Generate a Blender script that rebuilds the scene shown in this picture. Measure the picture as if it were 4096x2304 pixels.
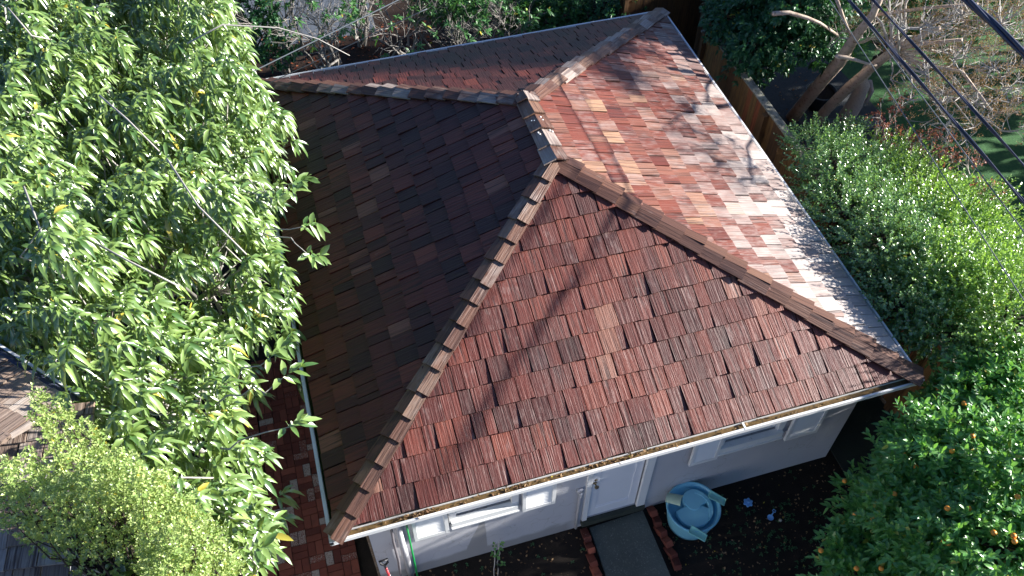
import bpy, math, random
import numpy as np
from mathutils import Vector, Matrix

for o_ in list(bpy.data.objects): bpy.data.objects.remove(o_)
SC = bpy.context.scene
COL = SC.collection
rng = np.random.default_rng(7)
random.seed(7)

# ------------------------------------------------------------ camera
CAM = np.array([0.76764, -4.12404, 11.23975])
R = np.array([[0.95878643, -0.28412041, 0.00204155],
              [0.21934425, 0.74472326, 0.63029784],
              [-0.18060087, -0.60387322, 0.77635073]])
FL = 0.85586446
cd = bpy.data.cameras.new('camera'); cam = bpy.data.objects.new('camera', cd); COL.objects.link(cam)
cd.sensor_width = 36; cd.lens = 36*FL; cd.clip_start = .05; cd.clip_end = 400
m = Matrix([[R[0][i], R[1][i], R[2][i], CAM[i]] for i in range(3)] + [[0, 0, 0, 1]])
cam.matrix_world = m
SC.camera = cam

# ------------------------------------------------------------ light
SUN_DIR = Vector((1, -.13, .345)).normalized()      # towards the sun
EL = math.asin(SUN_DIR.z); AZ = math.atan2(SUN_DIR.x, SUN_DIR.y)
w = bpy.data.worlds.new('World'); SC.world = w; w.use_nodes = True
nt = w.node_tree; bg = nt.nodes['Background']
sky = nt.nodes.new('ShaderNodeTexSky'); sky.sky_type = 'NISHITA'; sky.sun_disc = False
sky.sun_elevation = EL; sky.sun_rotation = AZ
hs = nt.nodes.new('ShaderNodeMix'); hs.data_type = 'RGBA'; hs.blend_type = 'MULTIPLY'; hs.inputs[0].default_value = 1; hs.inputs[7].default_value = (.76, .93, 1.32, 1)
nt.links.new(sky.outputs[0], hs.inputs[6]); nt.links.new(hs.outputs[2], bg.inputs[0]); bg.inputs[1].default_value = .044
sl = bpy.data.lights.new('sun', 'SUN'); sl.energy = 5.0; sl.angle = math.radians(.9); sl.color = (1, .965, .9)
so = bpy.data.objects.new('sun', sl); COL.objects.link(so)
so.rotation_euler = SUN_DIR.to_track_quat('Z', 'Y').to_euler(); so.location = (20, -8, 20)
SC.view_settings.view_transform = 'Standard'; SC.view_settings.look = 'None'
SC.view_settings.exposure = 1.6; SC.view_settings.gamma = 1

def at(x, y, ax, val):
    """point where the sight line through photo position (x, y) meets the plane axis=val"""
    s = 4096/2576
    v = np.array([(x*s-2048)/(FL*4096), (1152-y*s)/(FL*4096), -1.])
    d = R.T@v; t = (val-CAM[ax])/d[ax]
    return CAM+t*d

# ------------------------------------------------------------ mesh helpers
def link(name, me, mat, parent=None):
    o = bpy.data.objects.new(name, me); COL.objects.link(o)
    if mat is not None: me.materials.append(mat)
    if parent is not None: o.parent = parent
    return o
def tag(o, label=None, cat=None, group=None, kind=None):
    if label: o['label'] = label
    if cat: o['category'] = cat
    if group: o['group'] = group
    if kind: o['kind'] = kind
    return o
def empty(name, loc, label, cat, group=None):
    o = bpy.data.objects.new(name, None); COL.objects.link(o); o.location = loc; o.empty_display_size = .1
    return tag(o, label, cat, group)
class MB:
    def __init__(s): s.v = []; s.f = []; s.c = []; s.uv = []
    def add(s, verts, faces, col=(.5, .5, .5), uv=None):
        b = len(s.v); s.v += [tuple(map(float, q)) for q in verts]; s.f += [[b+i for i in f] for f in faces]
        s.c += [col]*len(verts); s.uv += (uv if uv is not None else [(0, 0)]*len(verts))
    def box(s, x0, x1, y0, y1, z0, z1, col=(.5, .5, .5), M=None):
        v = [(x, y, z) for z in (z0, z1) for y in (y0, y1) for x in (x0, x1)]
        uv = [(q[0]+q[1]*.37, q[2]+q[1]*.61) for q in v]
        if M is not None: v = [tuple(M@Vector(q)) for q in v]
        s.add(v, [[0, 2, 3, 1], [4, 5, 7, 6], [0, 1, 5, 4], [2, 6, 7, 3], [0, 4, 6, 2], [1, 3, 7, 5]], col, uv)
    def tube(s, pts, rad, n=6, col=(.5, .5, .5), cap=True):
        pts = [Vector(q) for q in pts]; k = len(pts)
        rad = rad if hasattr(rad, '__len__') else [rad]*k
        ref = Vector((.13, .31, .94)); V = []
        for i, q in enumerate(pts):
            d = (pts[min(i+1, k-1)]-pts[max(i-1, 0)])
            d = d.normalized() if d.length > 1e-9 else Vector((0, 0, 1))
            a = d.cross(ref)
            if a.length < .1: a = d.cross(Vector((1, 0, 0)))
            a.normalize(); b = d.cross(a)
            for j in range(n):
                t = 2*math.pi*j/n
                V.append(q+(a*math.cos(t)+b*math.sin(t))*rad[i])
        F = [[i*n+j, i*n+(j+1) % n, (i+1)*n+(j+1) % n, (i+1)*n+j] for i in range(k-1) for j in range(n)]
        if cap: F += [list(range(n))[::-1], [(k-1)*n+j for j in range(n)]]
        s.add(V, F, col)
    def prism(s, poly, z0, z1, col=(.5, .5, .5), M=None):
        n = len(poly); v = [(x, y, z0) for x, y in poly]+[(x, y, z1) for x, y in poly]
        if M is not None: v = [tuple(M@Vector(q)) for q in v]
        s.add(v, [list(range(n))[::-1], list(range(n, 2*n))]+[[i, (i+1) % n, n+(i+1) % n, n+i] for i in range(n)], col)
    def lathe(s, prof, c=(0, 0, 0), n=40, col=(.5, .5, .5)):
        V = []; k = len(prof)
        for (r, z) in prof:
            for j in range(n):
                t = 2*math.pi*j/n; V.append((c[0]+r*math.cos(t), c[1]+r*math.sin(t), c[2]+z))
        s.add(V, [[i*n+j, i*n+(j+1) % n, (i+1)*n+(j+1) % n, (i+1)*n+j] for i in range(k-1) for j in range(n)], col)
    def build(s, name, mat, parent=None, smooth=False, bevel=0):
        me = bpy.data.meshes.new(name); me.from_pydata(s.v, [], s.f)
        a = me.color_attributes.new('tint', 'FLOAT_COLOR', 'POINT')
        a.data.foreach_set('color', np.array([(c[0], c[1], c[2], 1) for c in s.c], dtype=np.float32).ravel())
        u = me.uv_layers.new(name='UVMap'); li = np.zeros(len(me.loops), dtype=np.int32)
        me.loops.foreach_get('vertex_index', li)
        u.data.foreach_set('uv', np.array(s.uv, dtype=np.float32)[li].ravel())
        if smooth: me.polygons.foreach_set('use_smooth', [True]*len(me.polygons))
        me.update(); o = link(name, me, mat, parent)
        if bevel:
            b = o.modifiers.new('bevel', 'BEVEL'); b.width = bevel; b.segments = 2; b.limit_method = 'ANGLE'
        if parent is not None and parent.type == 'EMPTY' and parent.location.length > 0 and not getattr(s, 'local', False):
            o.matrix_parent_inverse = Matrix.Translation(-parent.location)
        return o
def np_mesh(name, V, F4, F3, C, mat, parent=None, smooth=True):
    me = bpy.data.meshes.new(name); nv = len(V)
    me.vertices.add(nv); me.vertices.foreach_set('co', V.astype(np.float32).ravel())
    loops = np.concatenate([F4.ravel(), F3.ravel()]).astype(np.int32)
    tot = np.concatenate([np.full(len(F4), 4), np.full(len(F3), 3)]).astype(np.int32)
    me.loops.add(len(loops)); me.loops.foreach_set('vertex_index', loops)
    me.polygons.add(len(tot))
    me.polygons.foreach_set('loop_start', np.concatenate([[0], np.cumsum(tot)[:-1]]).astype(np.int32))
    if smooth: me.polygons.foreach_set('use_smooth', np.ones(len(tot), dtype=bool))
    me.update(calc_edges=True); me.validate()
    a = me.color_attributes.new('tint', 'FLOAT_COLOR', 'POINT')
    a.data.foreach_set('color', np.concatenate([C, np.ones((nv, 1))], 1).astype(np.float32).ravel())
    o = link(name, me, mat, parent)
    if parent is not None and parent.type == 'EMPTY': o.matrix_parent_inverse = Matrix.Translation(-parent.location)
    return o
def nrm(a): return a/np.maximum(np.linalg.norm(a, axis=-1, keepdims=True), 1e-9)
UP = np.array([0, 0, 1.])

def leaf_mesh(name, P, T, N, L, W, mat, parent, droop=.3, fold=.35, small=False, tone=None):
    n = len(P); T = nrm(T); B = nrm(np.cross(T, N)); N = np.cross(B, T)
    L = L[:, None]; W = W[:, None]; r = rng.random(n) if tone is None else tone
    if small:
        tip = P+T*L-UP*L*droop
        mid = P+T*L*.5-UP*L*droop*.25
        V = np.stack([P, mid-B*W*.5+N*W*fold*.5, tip, mid+B*W*.5+N*W*fold*.5], 1)
        F3 = np.array([[0, 1, 2], [0, 2, 3]]); F4 = np.zeros((0, 4), int); g = np.array([0, .5, 1, .5]); k = 4
    else:
        st = [(0, 0), (.14, .26), (.4, .5), (.72, .36), (1, 0)]; vs = []; g = []
        jt = rng.normal(0, .06, (n, 5, 2))
        dr = droop*(.5+rng.random((n, 1)))
        for i, (s_, w_) in enumerate(st):
            c = P+T*L*s_*(1-.25*dr*s_)-UP*L*dr*s_**2
            if i in (0, 4): vs.append(c); g.append(s_)
            else:
                vs.append(c-B*W*w_+N*W*(w_*fold+jt[:, i, :1])); vs.append(c); vs.append(c+B*W*w_+N*W*(w_*fold+jt[:, i, 1:]))
                g += [s_, s_-.0, s_]
        V = np.stack(vs, 1); k = 11; g = np.array(g)
        F3 = np.array([[0, 1, 2], [0, 2, 3], [7, 10, 8], [8, 10, 9]])
        F4 = np.array([[1, 4, 5, 2], [2, 5, 6, 3], [4, 7, 8, 5], [5, 8, 9, 6]])
    off = (np.arange(n)*k)[:, None, None]
    F3 = (F3[None]+off).reshape(-1, 3); F4 = (F4[None]+off).reshape(-1, 4) if len(F4) else F4
    C = np.stack([np.repeat(r[:, None], k, 1), np.repeat(g[None], n, 0), np.repeat(rng.random((n, 1)), k, 1)], 2).reshape(-1, 3)
    return np_mesh(name, V.reshape(-1, 3), F4, F3, C, mat, parent, smooth=not small)

def sprigs(bases, dirs, n, length, leafL, leafW, spread=.7, tipbias=0., updir=.3):
    """leaves set round a shoot: returns P,T,N,L,W"""
    m_ = len(bases); d = nrm(dirs)
    a = nrm(np.cross(d, np.array([.3, .2, 1.])+rng.normal(0, .2, (m_, 3)))); b = np.cross(d, a)
    Ps = []; Ts = []; Ns = []; Ls = []; Ws = []
    ph0 = rng.random(m_)*6.28
    ln = length*(.7+.6*rng.random(m_))
    for i in range(n):
        f = (i+.5)/n; f = tipbias+(1-tipbias)*f
        ph = ph0+i*2.4+rng.normal(0, .25, m_)
        rad = a*np.cos(ph)[:, None]+b*np.sin(ph)[:, None]
        sp = spread*(1.15-.55*f)+rng.normal(0, .1, m_)
        T = d*(1-sp)[:, None]+rad*sp[:, None]+rng.normal(0, .1, (m_, 3))
        Ps.append(bases+d*(ln*f)[:, None]); Ts.append(T); Ns.append(UP*.8+d*.4-rad*.15+rng.normal(0, .2, (m_, 3)))
        sc = .75+.5*rng.random(m_); Ls.append(leafL*sc); Ws.append(leafW*(.85+.3*rng.random(m_))*sc)
    return tuple(np.concatenate(q) for q in (Ps, Ts, Ns, Ls, Ws))

def inpoly(x, y, poly):
    c = np.zeros(len(x), bool); n = len(poly); j = n-1
    for i in range(n):
        xi, yi = poly[i][:2]; xj, yj = poly[j][:2]
        k = ((yi > y) != (yj > y)) & (x < (xj-xi)*(y-yi)/(yj-yi+1e-12)+xi); c ^= k; j = i
    return c
def vnoise(x, y, s, seed):
    r = np.random.default_rng(seed); G = r.random((40, 40))
    x = (x*s) % 39; y = (y*s) % 39; i = np.floor(x).astype(int); j = np.floor(y).astype(int); fx = x-i; fy = y-j
    fx = fx*fx*(3-2*fx); fy = fy*fy*(3-2*fy)
    g = lambda a, b: G[a % 40, b % 40]
    return (g(i, j)*(1-fx)+g(i+1, j)*fx)*(1-fy)+(g(i, j+1)*(1-fx)+g(i+1, j+1)*fx)*fy

# ------------------------------------------------------------ materials
def mat(name, fn):
    M = bpy.data.materials.new(name); M.use_nodes = True; t = M.node_tree
    fn(t, t.nodes, t.links, t.nodes['Principled BSDF']); return M
def nd(t, typ, **kw):
    n = t.nodes.new(typ)
    for k, v in kw.items():
        if k.startswith('i_'): n.inputs[k[2:].replace('_', ' ')].default_value = v
        else: setattr(n, k, v)
    return n
def ramp(t, stops, src=None):
    r = t.nodes.new('ShaderNodeValToRGB'); e = r.color_ramp.elements
    while len(e) < len(stops): e.new(.5)
    for q, (p_, c) in zip(e, stops): q.position = p_; q.color = (*c, 1)
    if src is not None: t.links.new(src, r.inputs[0])
    return r
def mixc(t, a, b, fac, mode='MIX'):
    x = t.nodes.new('ShaderNodeMix'); x.data_type = 'RGBA'; x.blend_type = mode
    for i, s in ((6, a), (7, b), (0, fac)):
        if hasattr(s, 'links'): t.links.new(s, x.inputs[i])
        else: x.inputs[i].default_value = s if i == 0 else (*s, 1)
    return x.outputs[2]
def mth(t, op, a, b=None, cl=False):
    x = t.nodes.new('ShaderNodeMath'); x.operation = op; x.use_clamp = cl
    for i, s in ((0, a), (1, b)):
        if s is None: continue
        if hasattr(s, 'links'): t.links.new(s, x.inputs[i])
        else: x.inputs[i].default_value = s
    return x.outputs[0]
def noise(t, scale, detail=4, vec=None, rough=.5, coord='Object'):
    n = nd(t, 'ShaderNodeTexNoise'); n.inputs['Scale'].default_value = scale; n.inputs['Detail'].default_value = detail
    n.inputs['Roughness'].default_value = rough
    if vec is None:
        g = nd(t, 'ShaderNodeNewGeometry'); vec = g.outputs['Position']
    t.links.new(vec, n.inputs['Vector']); return n.outputs['Fac']
def bump(t, P, h, strength=.3, dist=.01):
    b = nd(t, 'ShaderNodeBump'); b.inputs['Strength'].default_value = strength; b.inputs['Distance'].default_value = dist
    t.links.new(h, b.inputs['Height']); t.links.new(b.outputs[0], P.inputs['Normal'])
def tint(t):
    a = nd(t, 'ShaderNodeAttribute', attribute_name='tint'); s = nd(t, 'ShaderNodeSeparateColor')
    t.links.new(a.outputs['Color'], s.inputs[0]); return s.outputs

def shake_fn(cols, greyc=(.34, .25, .225), spec=.5, rough=.52):
    def fn(t, n, l, P):
        r, g, b = tint(t)[:3]
        uv = nd(t, 'ShaderNodeUVMap'); mp = nd(t, 'ShaderNodeMapping'); mp.inputs['Scale'].default_value = (46, 1.6, 1)
        cx = nd(t, 'ShaderNodeCombineXYZ'); l.new(mth(t, 'MULTIPLY', b, 37.), cx.inputs[2])
        ad = nd(t, 'ShaderNodeVectorMath', operation='ADD'); l.new(uv.outputs[0], mp.inputs[0]); l.new(mp.outputs[0], ad.inputs[0]); l.new(cx.outputs[0], ad.inputs[1])
        st = noise(t, 1., 4, ad.outputs[0], .6)
        mp2 = nd(t, 'ShaderNodeMapping'); mp2.inputs['Scale'].default_value = (14, 5, 1)
        l.new(uv.outputs[0], mp2.inputs[0]); ad2 = nd(t, 'ShaderNodeVectorMath', operation='ADD'); l.new(mp2.outputs[0], ad2.inputs[0]); l.new(cx.outputs[0], ad2.inputs[1])
        bl = noise(t, 1., 3, ad2.outputs[0], .6)
        base = ramp(t, cols, r).outputs[0]
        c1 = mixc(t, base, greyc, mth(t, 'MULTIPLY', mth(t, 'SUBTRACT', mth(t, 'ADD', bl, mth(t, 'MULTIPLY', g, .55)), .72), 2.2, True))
        dk = mth(t, 'MULTIPLY', mth(t, 'SUBTRACT', .53, st), 6.5, True)
        amt = mth(t, 'MULTIPLY', dk, mth(t, 'ADD', .35, mth(t, 'MULTIPLY', b, .6)))
        c2 = mixc(t, c1, (.04, .015, .012), amt)
        lt = mth(t, 'MULTIPLY', mth(t, 'SUBTRACT', st, .6), 4., True)
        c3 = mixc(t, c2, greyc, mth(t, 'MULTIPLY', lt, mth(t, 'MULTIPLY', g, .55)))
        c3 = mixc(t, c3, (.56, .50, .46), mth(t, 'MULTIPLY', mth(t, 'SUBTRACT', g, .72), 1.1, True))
        big = noise(t, 1.3, 3)
        c4 = mixc(t, c3, (.03, .03, .035), mth(t, 'MULTIPLY', mth(t, 'SUBTRACT', big, .58), 1.6, True))
        l.new(c4, P.inputs['Base Color']); P.inputs['Roughness'].default_value = rough
        P.inputs['Specular IOR Level'].default_value = spec
        bump(t, P, st, .9, .012)
    return fn
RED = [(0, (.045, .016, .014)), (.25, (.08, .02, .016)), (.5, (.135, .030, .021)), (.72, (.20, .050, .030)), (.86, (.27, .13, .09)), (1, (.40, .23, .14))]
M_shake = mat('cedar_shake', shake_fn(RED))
M_cap = mat('ridge_cap_wood', shake_fn([(0, (.085, .036, .026)), (.5, (.15, .07, .045)), (1, (.30, .19, .13))], (.34, .27, .235)))
M_shake2 = mat('weathered_shake', shake_fn([(0, (.16, .12, .1)), (.5, (.26, .19, .15)), (1, (.36, .27, .2))], (.42, .37, .33)))
def plain(col, rough=.5, var=.12, sc=6, bmp=0, spec=.5, dirt=None, metal=0):
    def fn(t, n, l, P):
        f = noise(t, sc, 5)
        c = mixc(t, tuple(q*(1-var) for q in col), tuple(min(1, q*(1+var)) for q in col), f)
        if dirt:
            f2 = noise(t, sc*2.3, 6, rough=.65)
            c = mixc(t, c, dirt[0], mth(t, 'MULTIPLY', mth(t, 'SUBTRACT', f2, dirt[1]), dirt[2], True))
        l.new(c, P.inputs['Base Color']); P.inputs['Roughness'].default_value = rough
        P.inputs['Specular IOR Level'].default_value = spec; P.inputs['Metallic'].default_value = metal
        if bmp: bump(t, P, noise(t, sc*14, 4), bmp, .01)
    return fn
M_white = mat('white_paint', plain((.8, .8, .79), .45, .04, 5, 0, .5, ((.4, .38, .34), .66, 3)))
M_door = mat('door_paint', plain((.8, .82, .87), .4, .03))
def stucco(t, n, l, P):
    geo = nd(t, 'ShaderNodeNewGeometry'); sx = nd(t, 'ShaderNodeSeparateXYZ'); l.new(geo.outputs['Position'], sx.inputs[0])
    f = noise(t, 3, 5); c = mixc(t, (.46, .46, .49), (.52, .52, .55), f)
    # damp patch: irregular stain low on the wall with one tall column
    edge = mth(t, 'ADD', .12, mth(t, 'MULTIPLY', noise(t, 2.2, 3), .33))
    col = mth(t, 'SUBTRACT', 1., mth(t, 'MULTIPLY', mth(t, 'ABSOLUTE', mth(t, 'SUBTRACT', sx.outputs[0], mth(t, 'ADD', 1.62, mth(t, 'MULTIPLY', sx.outputs[2], .12)))), 7.), True)
    edge = mth(t, 'ADD', edge, mth(t, 'MULTIPLY', col, .95))
    far = mth(t, 'MULTIPLY', mth(t, 'SUBTRACT', 3.0, sx.outputs[0]), 8., True)
    damp = mth(t, 'MULTIPLY', mth(t, 'MULTIPLY', mth(t, 'SUBTRACT', edge, sx.outputs[2]), 14., True), far)
    c = mixc(t, c, (.25, .245, .24), mth(t, 'MULTIPLY', damp, .75))
    vo = nd(t, 'ShaderNodeTexVoronoi', feature='DISTANCE_TO_EDGE'); vo.inputs['Scale'].default_value = 1.1
    wn = nd(t, 'ShaderNodeVectorMath', operation='ADD'); n3 = nd(t, 'ShaderNodeTexNoise'); n3.inputs['Scale'].default_value = 3
    l.new(geo.outputs['Position'], n3.inputs['Vector']); l.new(geo.outputs['Position'], wn.inputs[0]); l.new(n3.outputs['Color'], wn.inputs[1]); l.new(wn.outputs[0], vo.inputs['Vector'])
    cr = mth(t, 'LESS_THAN', vo.outputs['Distance'], .006)
    c = mixc(t, c, (.3, .29, .28), mth(t, 'MULTIPLY', cr, .5))
    l.new(c, P.inputs['Base Color']); P.inputs['Roughness'].default_value = .85
    bump(t, P, noise(t, 90, 3), .25, .004)
M_stucco = mat('painted_stucco', stucco)
M_gutter = mat('gutter_metal', plain((.74, .76, .78), .5, .08, 4, 0, .5, ((.3, .3, .27), .6, 3)))
M_glass = mat('window_glass', plain((.05, .055, .06), .08, .05, 3, 0, .8))
M_mud = mat('gutter_silt', plain((.15, .095, .04), .3, .5, 11, .3, .5, ((.05, .04, .02), .48, 5)))
M_moss = mat('gutter_moss', plain((.03, .05, .012), .9, .5, 20, .5, .2))
M_soil = mat('garden_soil', plain((.021, .016, .013), .9, .5, 5, .8, .2, ((.05, .042, .03), .62, 4)))
M_soil2 = mat('rear_soil', plain((.03, .018, .013), .9, .5, 3, .8, .2, ((.09, .03, .015), .58, 4)))
M_conc = mat('old_concrete', plain((.085, .098, .09), .85, .45, 2.2, .5, .3, ((.2, .21, .2), .56, 7)))
M_conc.node_tree.nodes['Noise Texture.001'].inputs['Scale'].default_value = 48
M_path = mat('dark_path', plain((.035, .042, .034), .85, .3, 4, .5, .3))
M_patio = mat('gravel_patio', plain((.055, .06, .065), .85, .35, 12, .6, .3, ((.17, .16, .14), .68, 6)))
M_pave = mat('grey_paving', plain((.10, .115, .14), .8, .25, 3, .3, .3, ((.05, .055, .06), .55, 4)))
M_stone = mat('pale_stone', plain((.5, .46, .42), .85, .2, 10, .4, .2, ((.15, .08, .05), .66, 6)))
M_statue = mat('carved_stone', plain((.46, .38, .35), .85, .25, 22, .6, .2, ((.1, .08, .07), .55, 4)))
def brick_fn(t, n, l, P):
    r, g, b = tint(t)[:3]
    c = ramp(t, [(0, (.10, .022, .014)), (.5, (.17, .04, .024)), (1, (.23, .065, .04))], r).outputs[0]
    f = noise(t, 55, 5, rough=.7)
    c = mixc(t, c, (.42, .38, .34), mth(t, 'MULTIPLY', mth(t, 'MULTIPLY', mth(t, 'SUBTRACT', mth(t, 'ADD', f, mth(t, 'MULTIPLY', g, .5)), .78), 6., True), .8))
    c = mixc(t, c, (.02, .012, .01), mth(t, 'MULTIPLY', mth(t, 'SUBTRACT', noise(t, 9, 4), .55), 2., True))
    l.new(c, P.inputs['Base Color']); P.inputs['Roughness'].default_value = .85; bump(t, P, f, .5, .006)
M_brick = mat('red_brick', brick_fn)
def fence_fn(t, n, l, P):
    r, g, b = tint(t)[:3]
    geo = nd(t, 'ShaderNodeNewGeometry'); mp = nd(t, 'ShaderNodeMapping'); mp.inputs['Scale'].default_value = (20, 20, 1.2)
    l.new(geo.outputs['Position'], mp.inputs[0]); st = noise(t, 2., 4, mp.outputs[0], .6)
    c = ramp(t, [(0, (.10, .048, .02)), (.5, (.19, .095, .03)), (.85, (.26, .14, .045)), (1, (.36, .09, .035))], r).outputs[0]
    c = mixc(t, c, (.03, .016, .01), mth(t, 'MULTIPLY', mth(t, 'SUBTRACT', .55, st), 3., True))
    l.new(c, P.inputs['Base Color']); P.inputs['Roughness'].default_value = .8; bump(t, P, st, .4, .006)
M_fence = mat('fence_board', fence_fn)
M_lichen = mat('lichened_cap', plain((.3, .29, .24), .9, .3, 9, .6, .2, ((.05, .065, .03), .5, 5)))
def leaf_fn(a, b_, rough=.38, trans=.3, spec=.5, tr=None, coat=0):
    def fn(t, n, l, P):
        r, g, b = tint(t)[:3]
        c = mixc(t, a, b_, r)
        c = mixc(t, c, tuple(min(1, q*1.5+.01) for q in b_), mth(t, 'MULTIPLY', mth(t, 'GREATER_THAN', b, .9), .5))
        c = mixc(t, c, (.5, .42, .06), mth(t, 'GREATER_THAN', b, .988))
        l.new(c, P.inputs['Base Color']); P.inputs['Roughness'].default_value = rough; P.inputs['Specular IOR Level'].default_value = spec
        P.inputs['Coat Weight'].default_value = coat; P.inputs['Coat Roughness'].default_value = .25
        T = nd(t, 'ShaderNodeBsdfTranslucent'); tc = tr or (min(1, b_[0]*1.7), min(1, b_[1]*1.7), b_[2]*.9)
        T.inputs[0].default_value = (*tc, 1)
        mx = nd(t, 'ShaderNodeMixShader'); mx.inputs[0].default_value = trans
        l.new(P.outputs[0], mx.inputs[1]); l.new(T.outputs[0], mx.inputs[2]); l.new(mx.outputs[0], n['Material Output'].inputs[0])
    return fn
M_leafbig = mat('broad_leaf', leaf_fn((.055, .13, .028), (.22, .32, .085), .3, .18, .9, coat=.9))
M_leafyel = mat('yellow_green_leaf', leaf_fn((.17, .29, .07), (.42, .50, .18), .4, .2, .6, coat=.3))
M_leafcit = mat('citrus_leaf', leaf_fn((.05, .19, .05), (.16, .36, .08), .36, .25, .6, coat=.3))
M_leafmid = mat('mid_green_leaf', leaf_fn((.03, .11, .035), (.08, .2, .055), .4, .2, .5))
M_leafdark = mat('dark_citrus_leaf', leaf_fn((.02, .09, .04), (.05, .15, .055), .4, .22, .5))
M_leafshr = mat('shrub_leaf', leaf_fn((.07, .18, .06), (.18, .32, .11), .25, .25, 1., coat=.8))
M_leafshr2 = mat('yellow_shrub_leaf', leaf_fn((.09, .21, .05), (.23, .38, .09), .3, .35, .8, coat=.5))
M_leafred = mat('red_leaf', leaf_fn((.16, .03, .03), (.32, .12, .1), .5, .3, .4))
M_leafbrn = mat('seed_head', leaf_fn((.16, .09, .045), (.33, .21, .12), .8, .15, .2))
M_leafdead = mat('dead_leaf', leaf_fn((.12, .06, .035), (.33, .22, .12), .8, .1, .2))
M_leafrust = mat('rust_leaf', leaf_fn((.09, .025, .014), (.24, .07, .03), .8, .1, .2))
M_bark = mat('pale_bark', plain((.3, .25, .21), .85, .3, 9, .5, .2, ((.15, .09, .07), .5, 4)))
M_twig = mat('grey_twig', plain((.42, .39, .36), .8, .3, 30, 0, .2))
M_stem = mat('grey_stem', plain((.26, .24, .22), .85, .35, 12, .4, .2, ((.1, .08, .07), .55, 4)))
M_barkd = mat('dark_bark', plain((.07, .055, .045), .9, .4, 9, .5, .2))
M_barkr = mat('pinkish_bark', plain((.52, .42, .34), .8, .3, 7, .4, .3, ((.17, .09, .065), .52, 5)))
M_cable = mat('cable_sheath', plain((.03, .035, .065), .4, .3, 30, 0, .5))
M_cable2 = mat('grey_cable', plain((.12, .14, .16), .5, .2, 30, 0, .5))
M_orange = mat('orange_peel', plain((.75, .27, .03), .45, .15, 30, .2, .5))
M_lime = mat('green_fruit', plain((.3, .42, .08), .45, .15, 30, .2, .5))
M_blue = mat('blue_plastic', plain((.3, .68, .8), .4, .05, 8, 0, .5))
M_blued = mat('blue_tub', plain((.2, .52, .68), .4, .1, 8, 0, .5))
M_mint = mat('mint_plastic', plain((.3, .66, .58), .45, .1, 10, 0, .5, ((.05, .22, .16), .62, 4)))
M_mintp = mat('pale_mint', plain((.42, .55, .42), .5, .1, 14, .2, .4))
M_toyb = mat('toy_blue', plain((.2, .48, .9), .4, .1, 8))
M_black = mat('black_plastic', plain((.02, .02, .024), .4, .1, 8))
M_redp = mat('red_handle', plain((.45, .02, .03), .4, .1, 8))
M_green = mat('green_pole', plain((.01, .22, .05), .3, .1, 8))
M_greyp = mat('worn_pole', plain((.13, .12, .13), .6, .3, 20))
M_brass = mat('tarnished_brass', plain((.1, .08, .05), .35, .2, 20, 0, .5, None, .7))
M_terra = mat('terracotta', plain((.5, .22, .12), .8, .15, 10))
M_pot = mat('dark_pot', plain((.02, .022, .03), .5, .2, 10))
def grass_fn(t, n, l, P):
    f = noise(t, 18, 6, rough=.7); c = ramp(t, [(.3, (.02, .09, .025)), (.7, (.06, .18, .045))], f)
    l.new(c.outputs[0], P.inputs['Base Color']); P.inputs['Roughness'].default_value = .9; bump(t, P, noise(t, 120, 3), .8, .02)
M_grass = mat('lawn_grass', grass_fn)
M_decor = mat('mid_soil', plain((.04, .05, .03), .9, .5, 4, .8, .2))

# ------------------------------------------------------------ the ground
def sheet(name, poly, z, m_, thick=0.0):
    b = MB(); n = len(poly)
    if thick: b.prism(poly, z-thick, z)
    else: b.add([(x, y, z) for x, y in poly], [list(range(n))])
    o = b.build(name, m_); o['kind'] = 'structure'; return o
sheet('ground', [(-90, -90), (90, -90), (90, 90), (-90, 90)], 0, M_soil)
sheet('rear_ground', [(-9, 8.3), (8.1, 8.3), (8.1, 13.6), (-9, 13.6)], .004, M_soil2)
sheet('rear_paving', [(-9, 12.6), (2.6, 12.3), (3.0, 24), (-9, 24)], .012, M_pave)
sheet('side_path', [(6.92, -1.6), (8.05, -1.6), (8.05, 8.2), (6.92, 8.2)], .03, M_path, .06)
sheet('garden_path', [(3.19, .30), (3.97, .33), (4.0, -3.4), (3.12, -3.4)], .05, M_conc, .08)
# lawn with a slightly bumpy surface
gx, gy = np.meshgrid(np.linspace(10.9, 40, 60), np.linspace(-12, 30, 80)); gz = .02+.03*vnoise(gx, gy, .9, 3)
k = np.arange(59*79); ii = (k//59)*60+k % 59
np_mesh('lawn', np.stack([gx, gy, gz], 2).reshape(-1, 3), np.stack([ii, ii+1, ii+61, ii+60], 1), np.zeros((0, 3), int), np.zeros((60*80, 3)), M_grass)['kind'] = 'structure'
sheet('patio', [(8.95, 6.0), (9.15, 7.9), (9.0, 14), (11.2, 14), (11.6, 6.6), (10.9, 5.5)], .05, M_patio, .05)

# ------------------------------------------------------------ the outbuilding
W, L, H = 7.179, 8.042, 2.35; Hh = 1.511; OV = .376; Y1, Y2, XR = 4.629, 3.413+1.216, 3.565
Y2 = 4.629; Y2 = 4.0182+.0  # replaced below
Y1, Y2, XR = 3.4204, 4.6292, 3.5654
garage = empty('outbuilding', (W/2, L/2, 0), 'small white stucco outbuilding with a red brown wood shake hip roof and white gutters', 'building')

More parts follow.
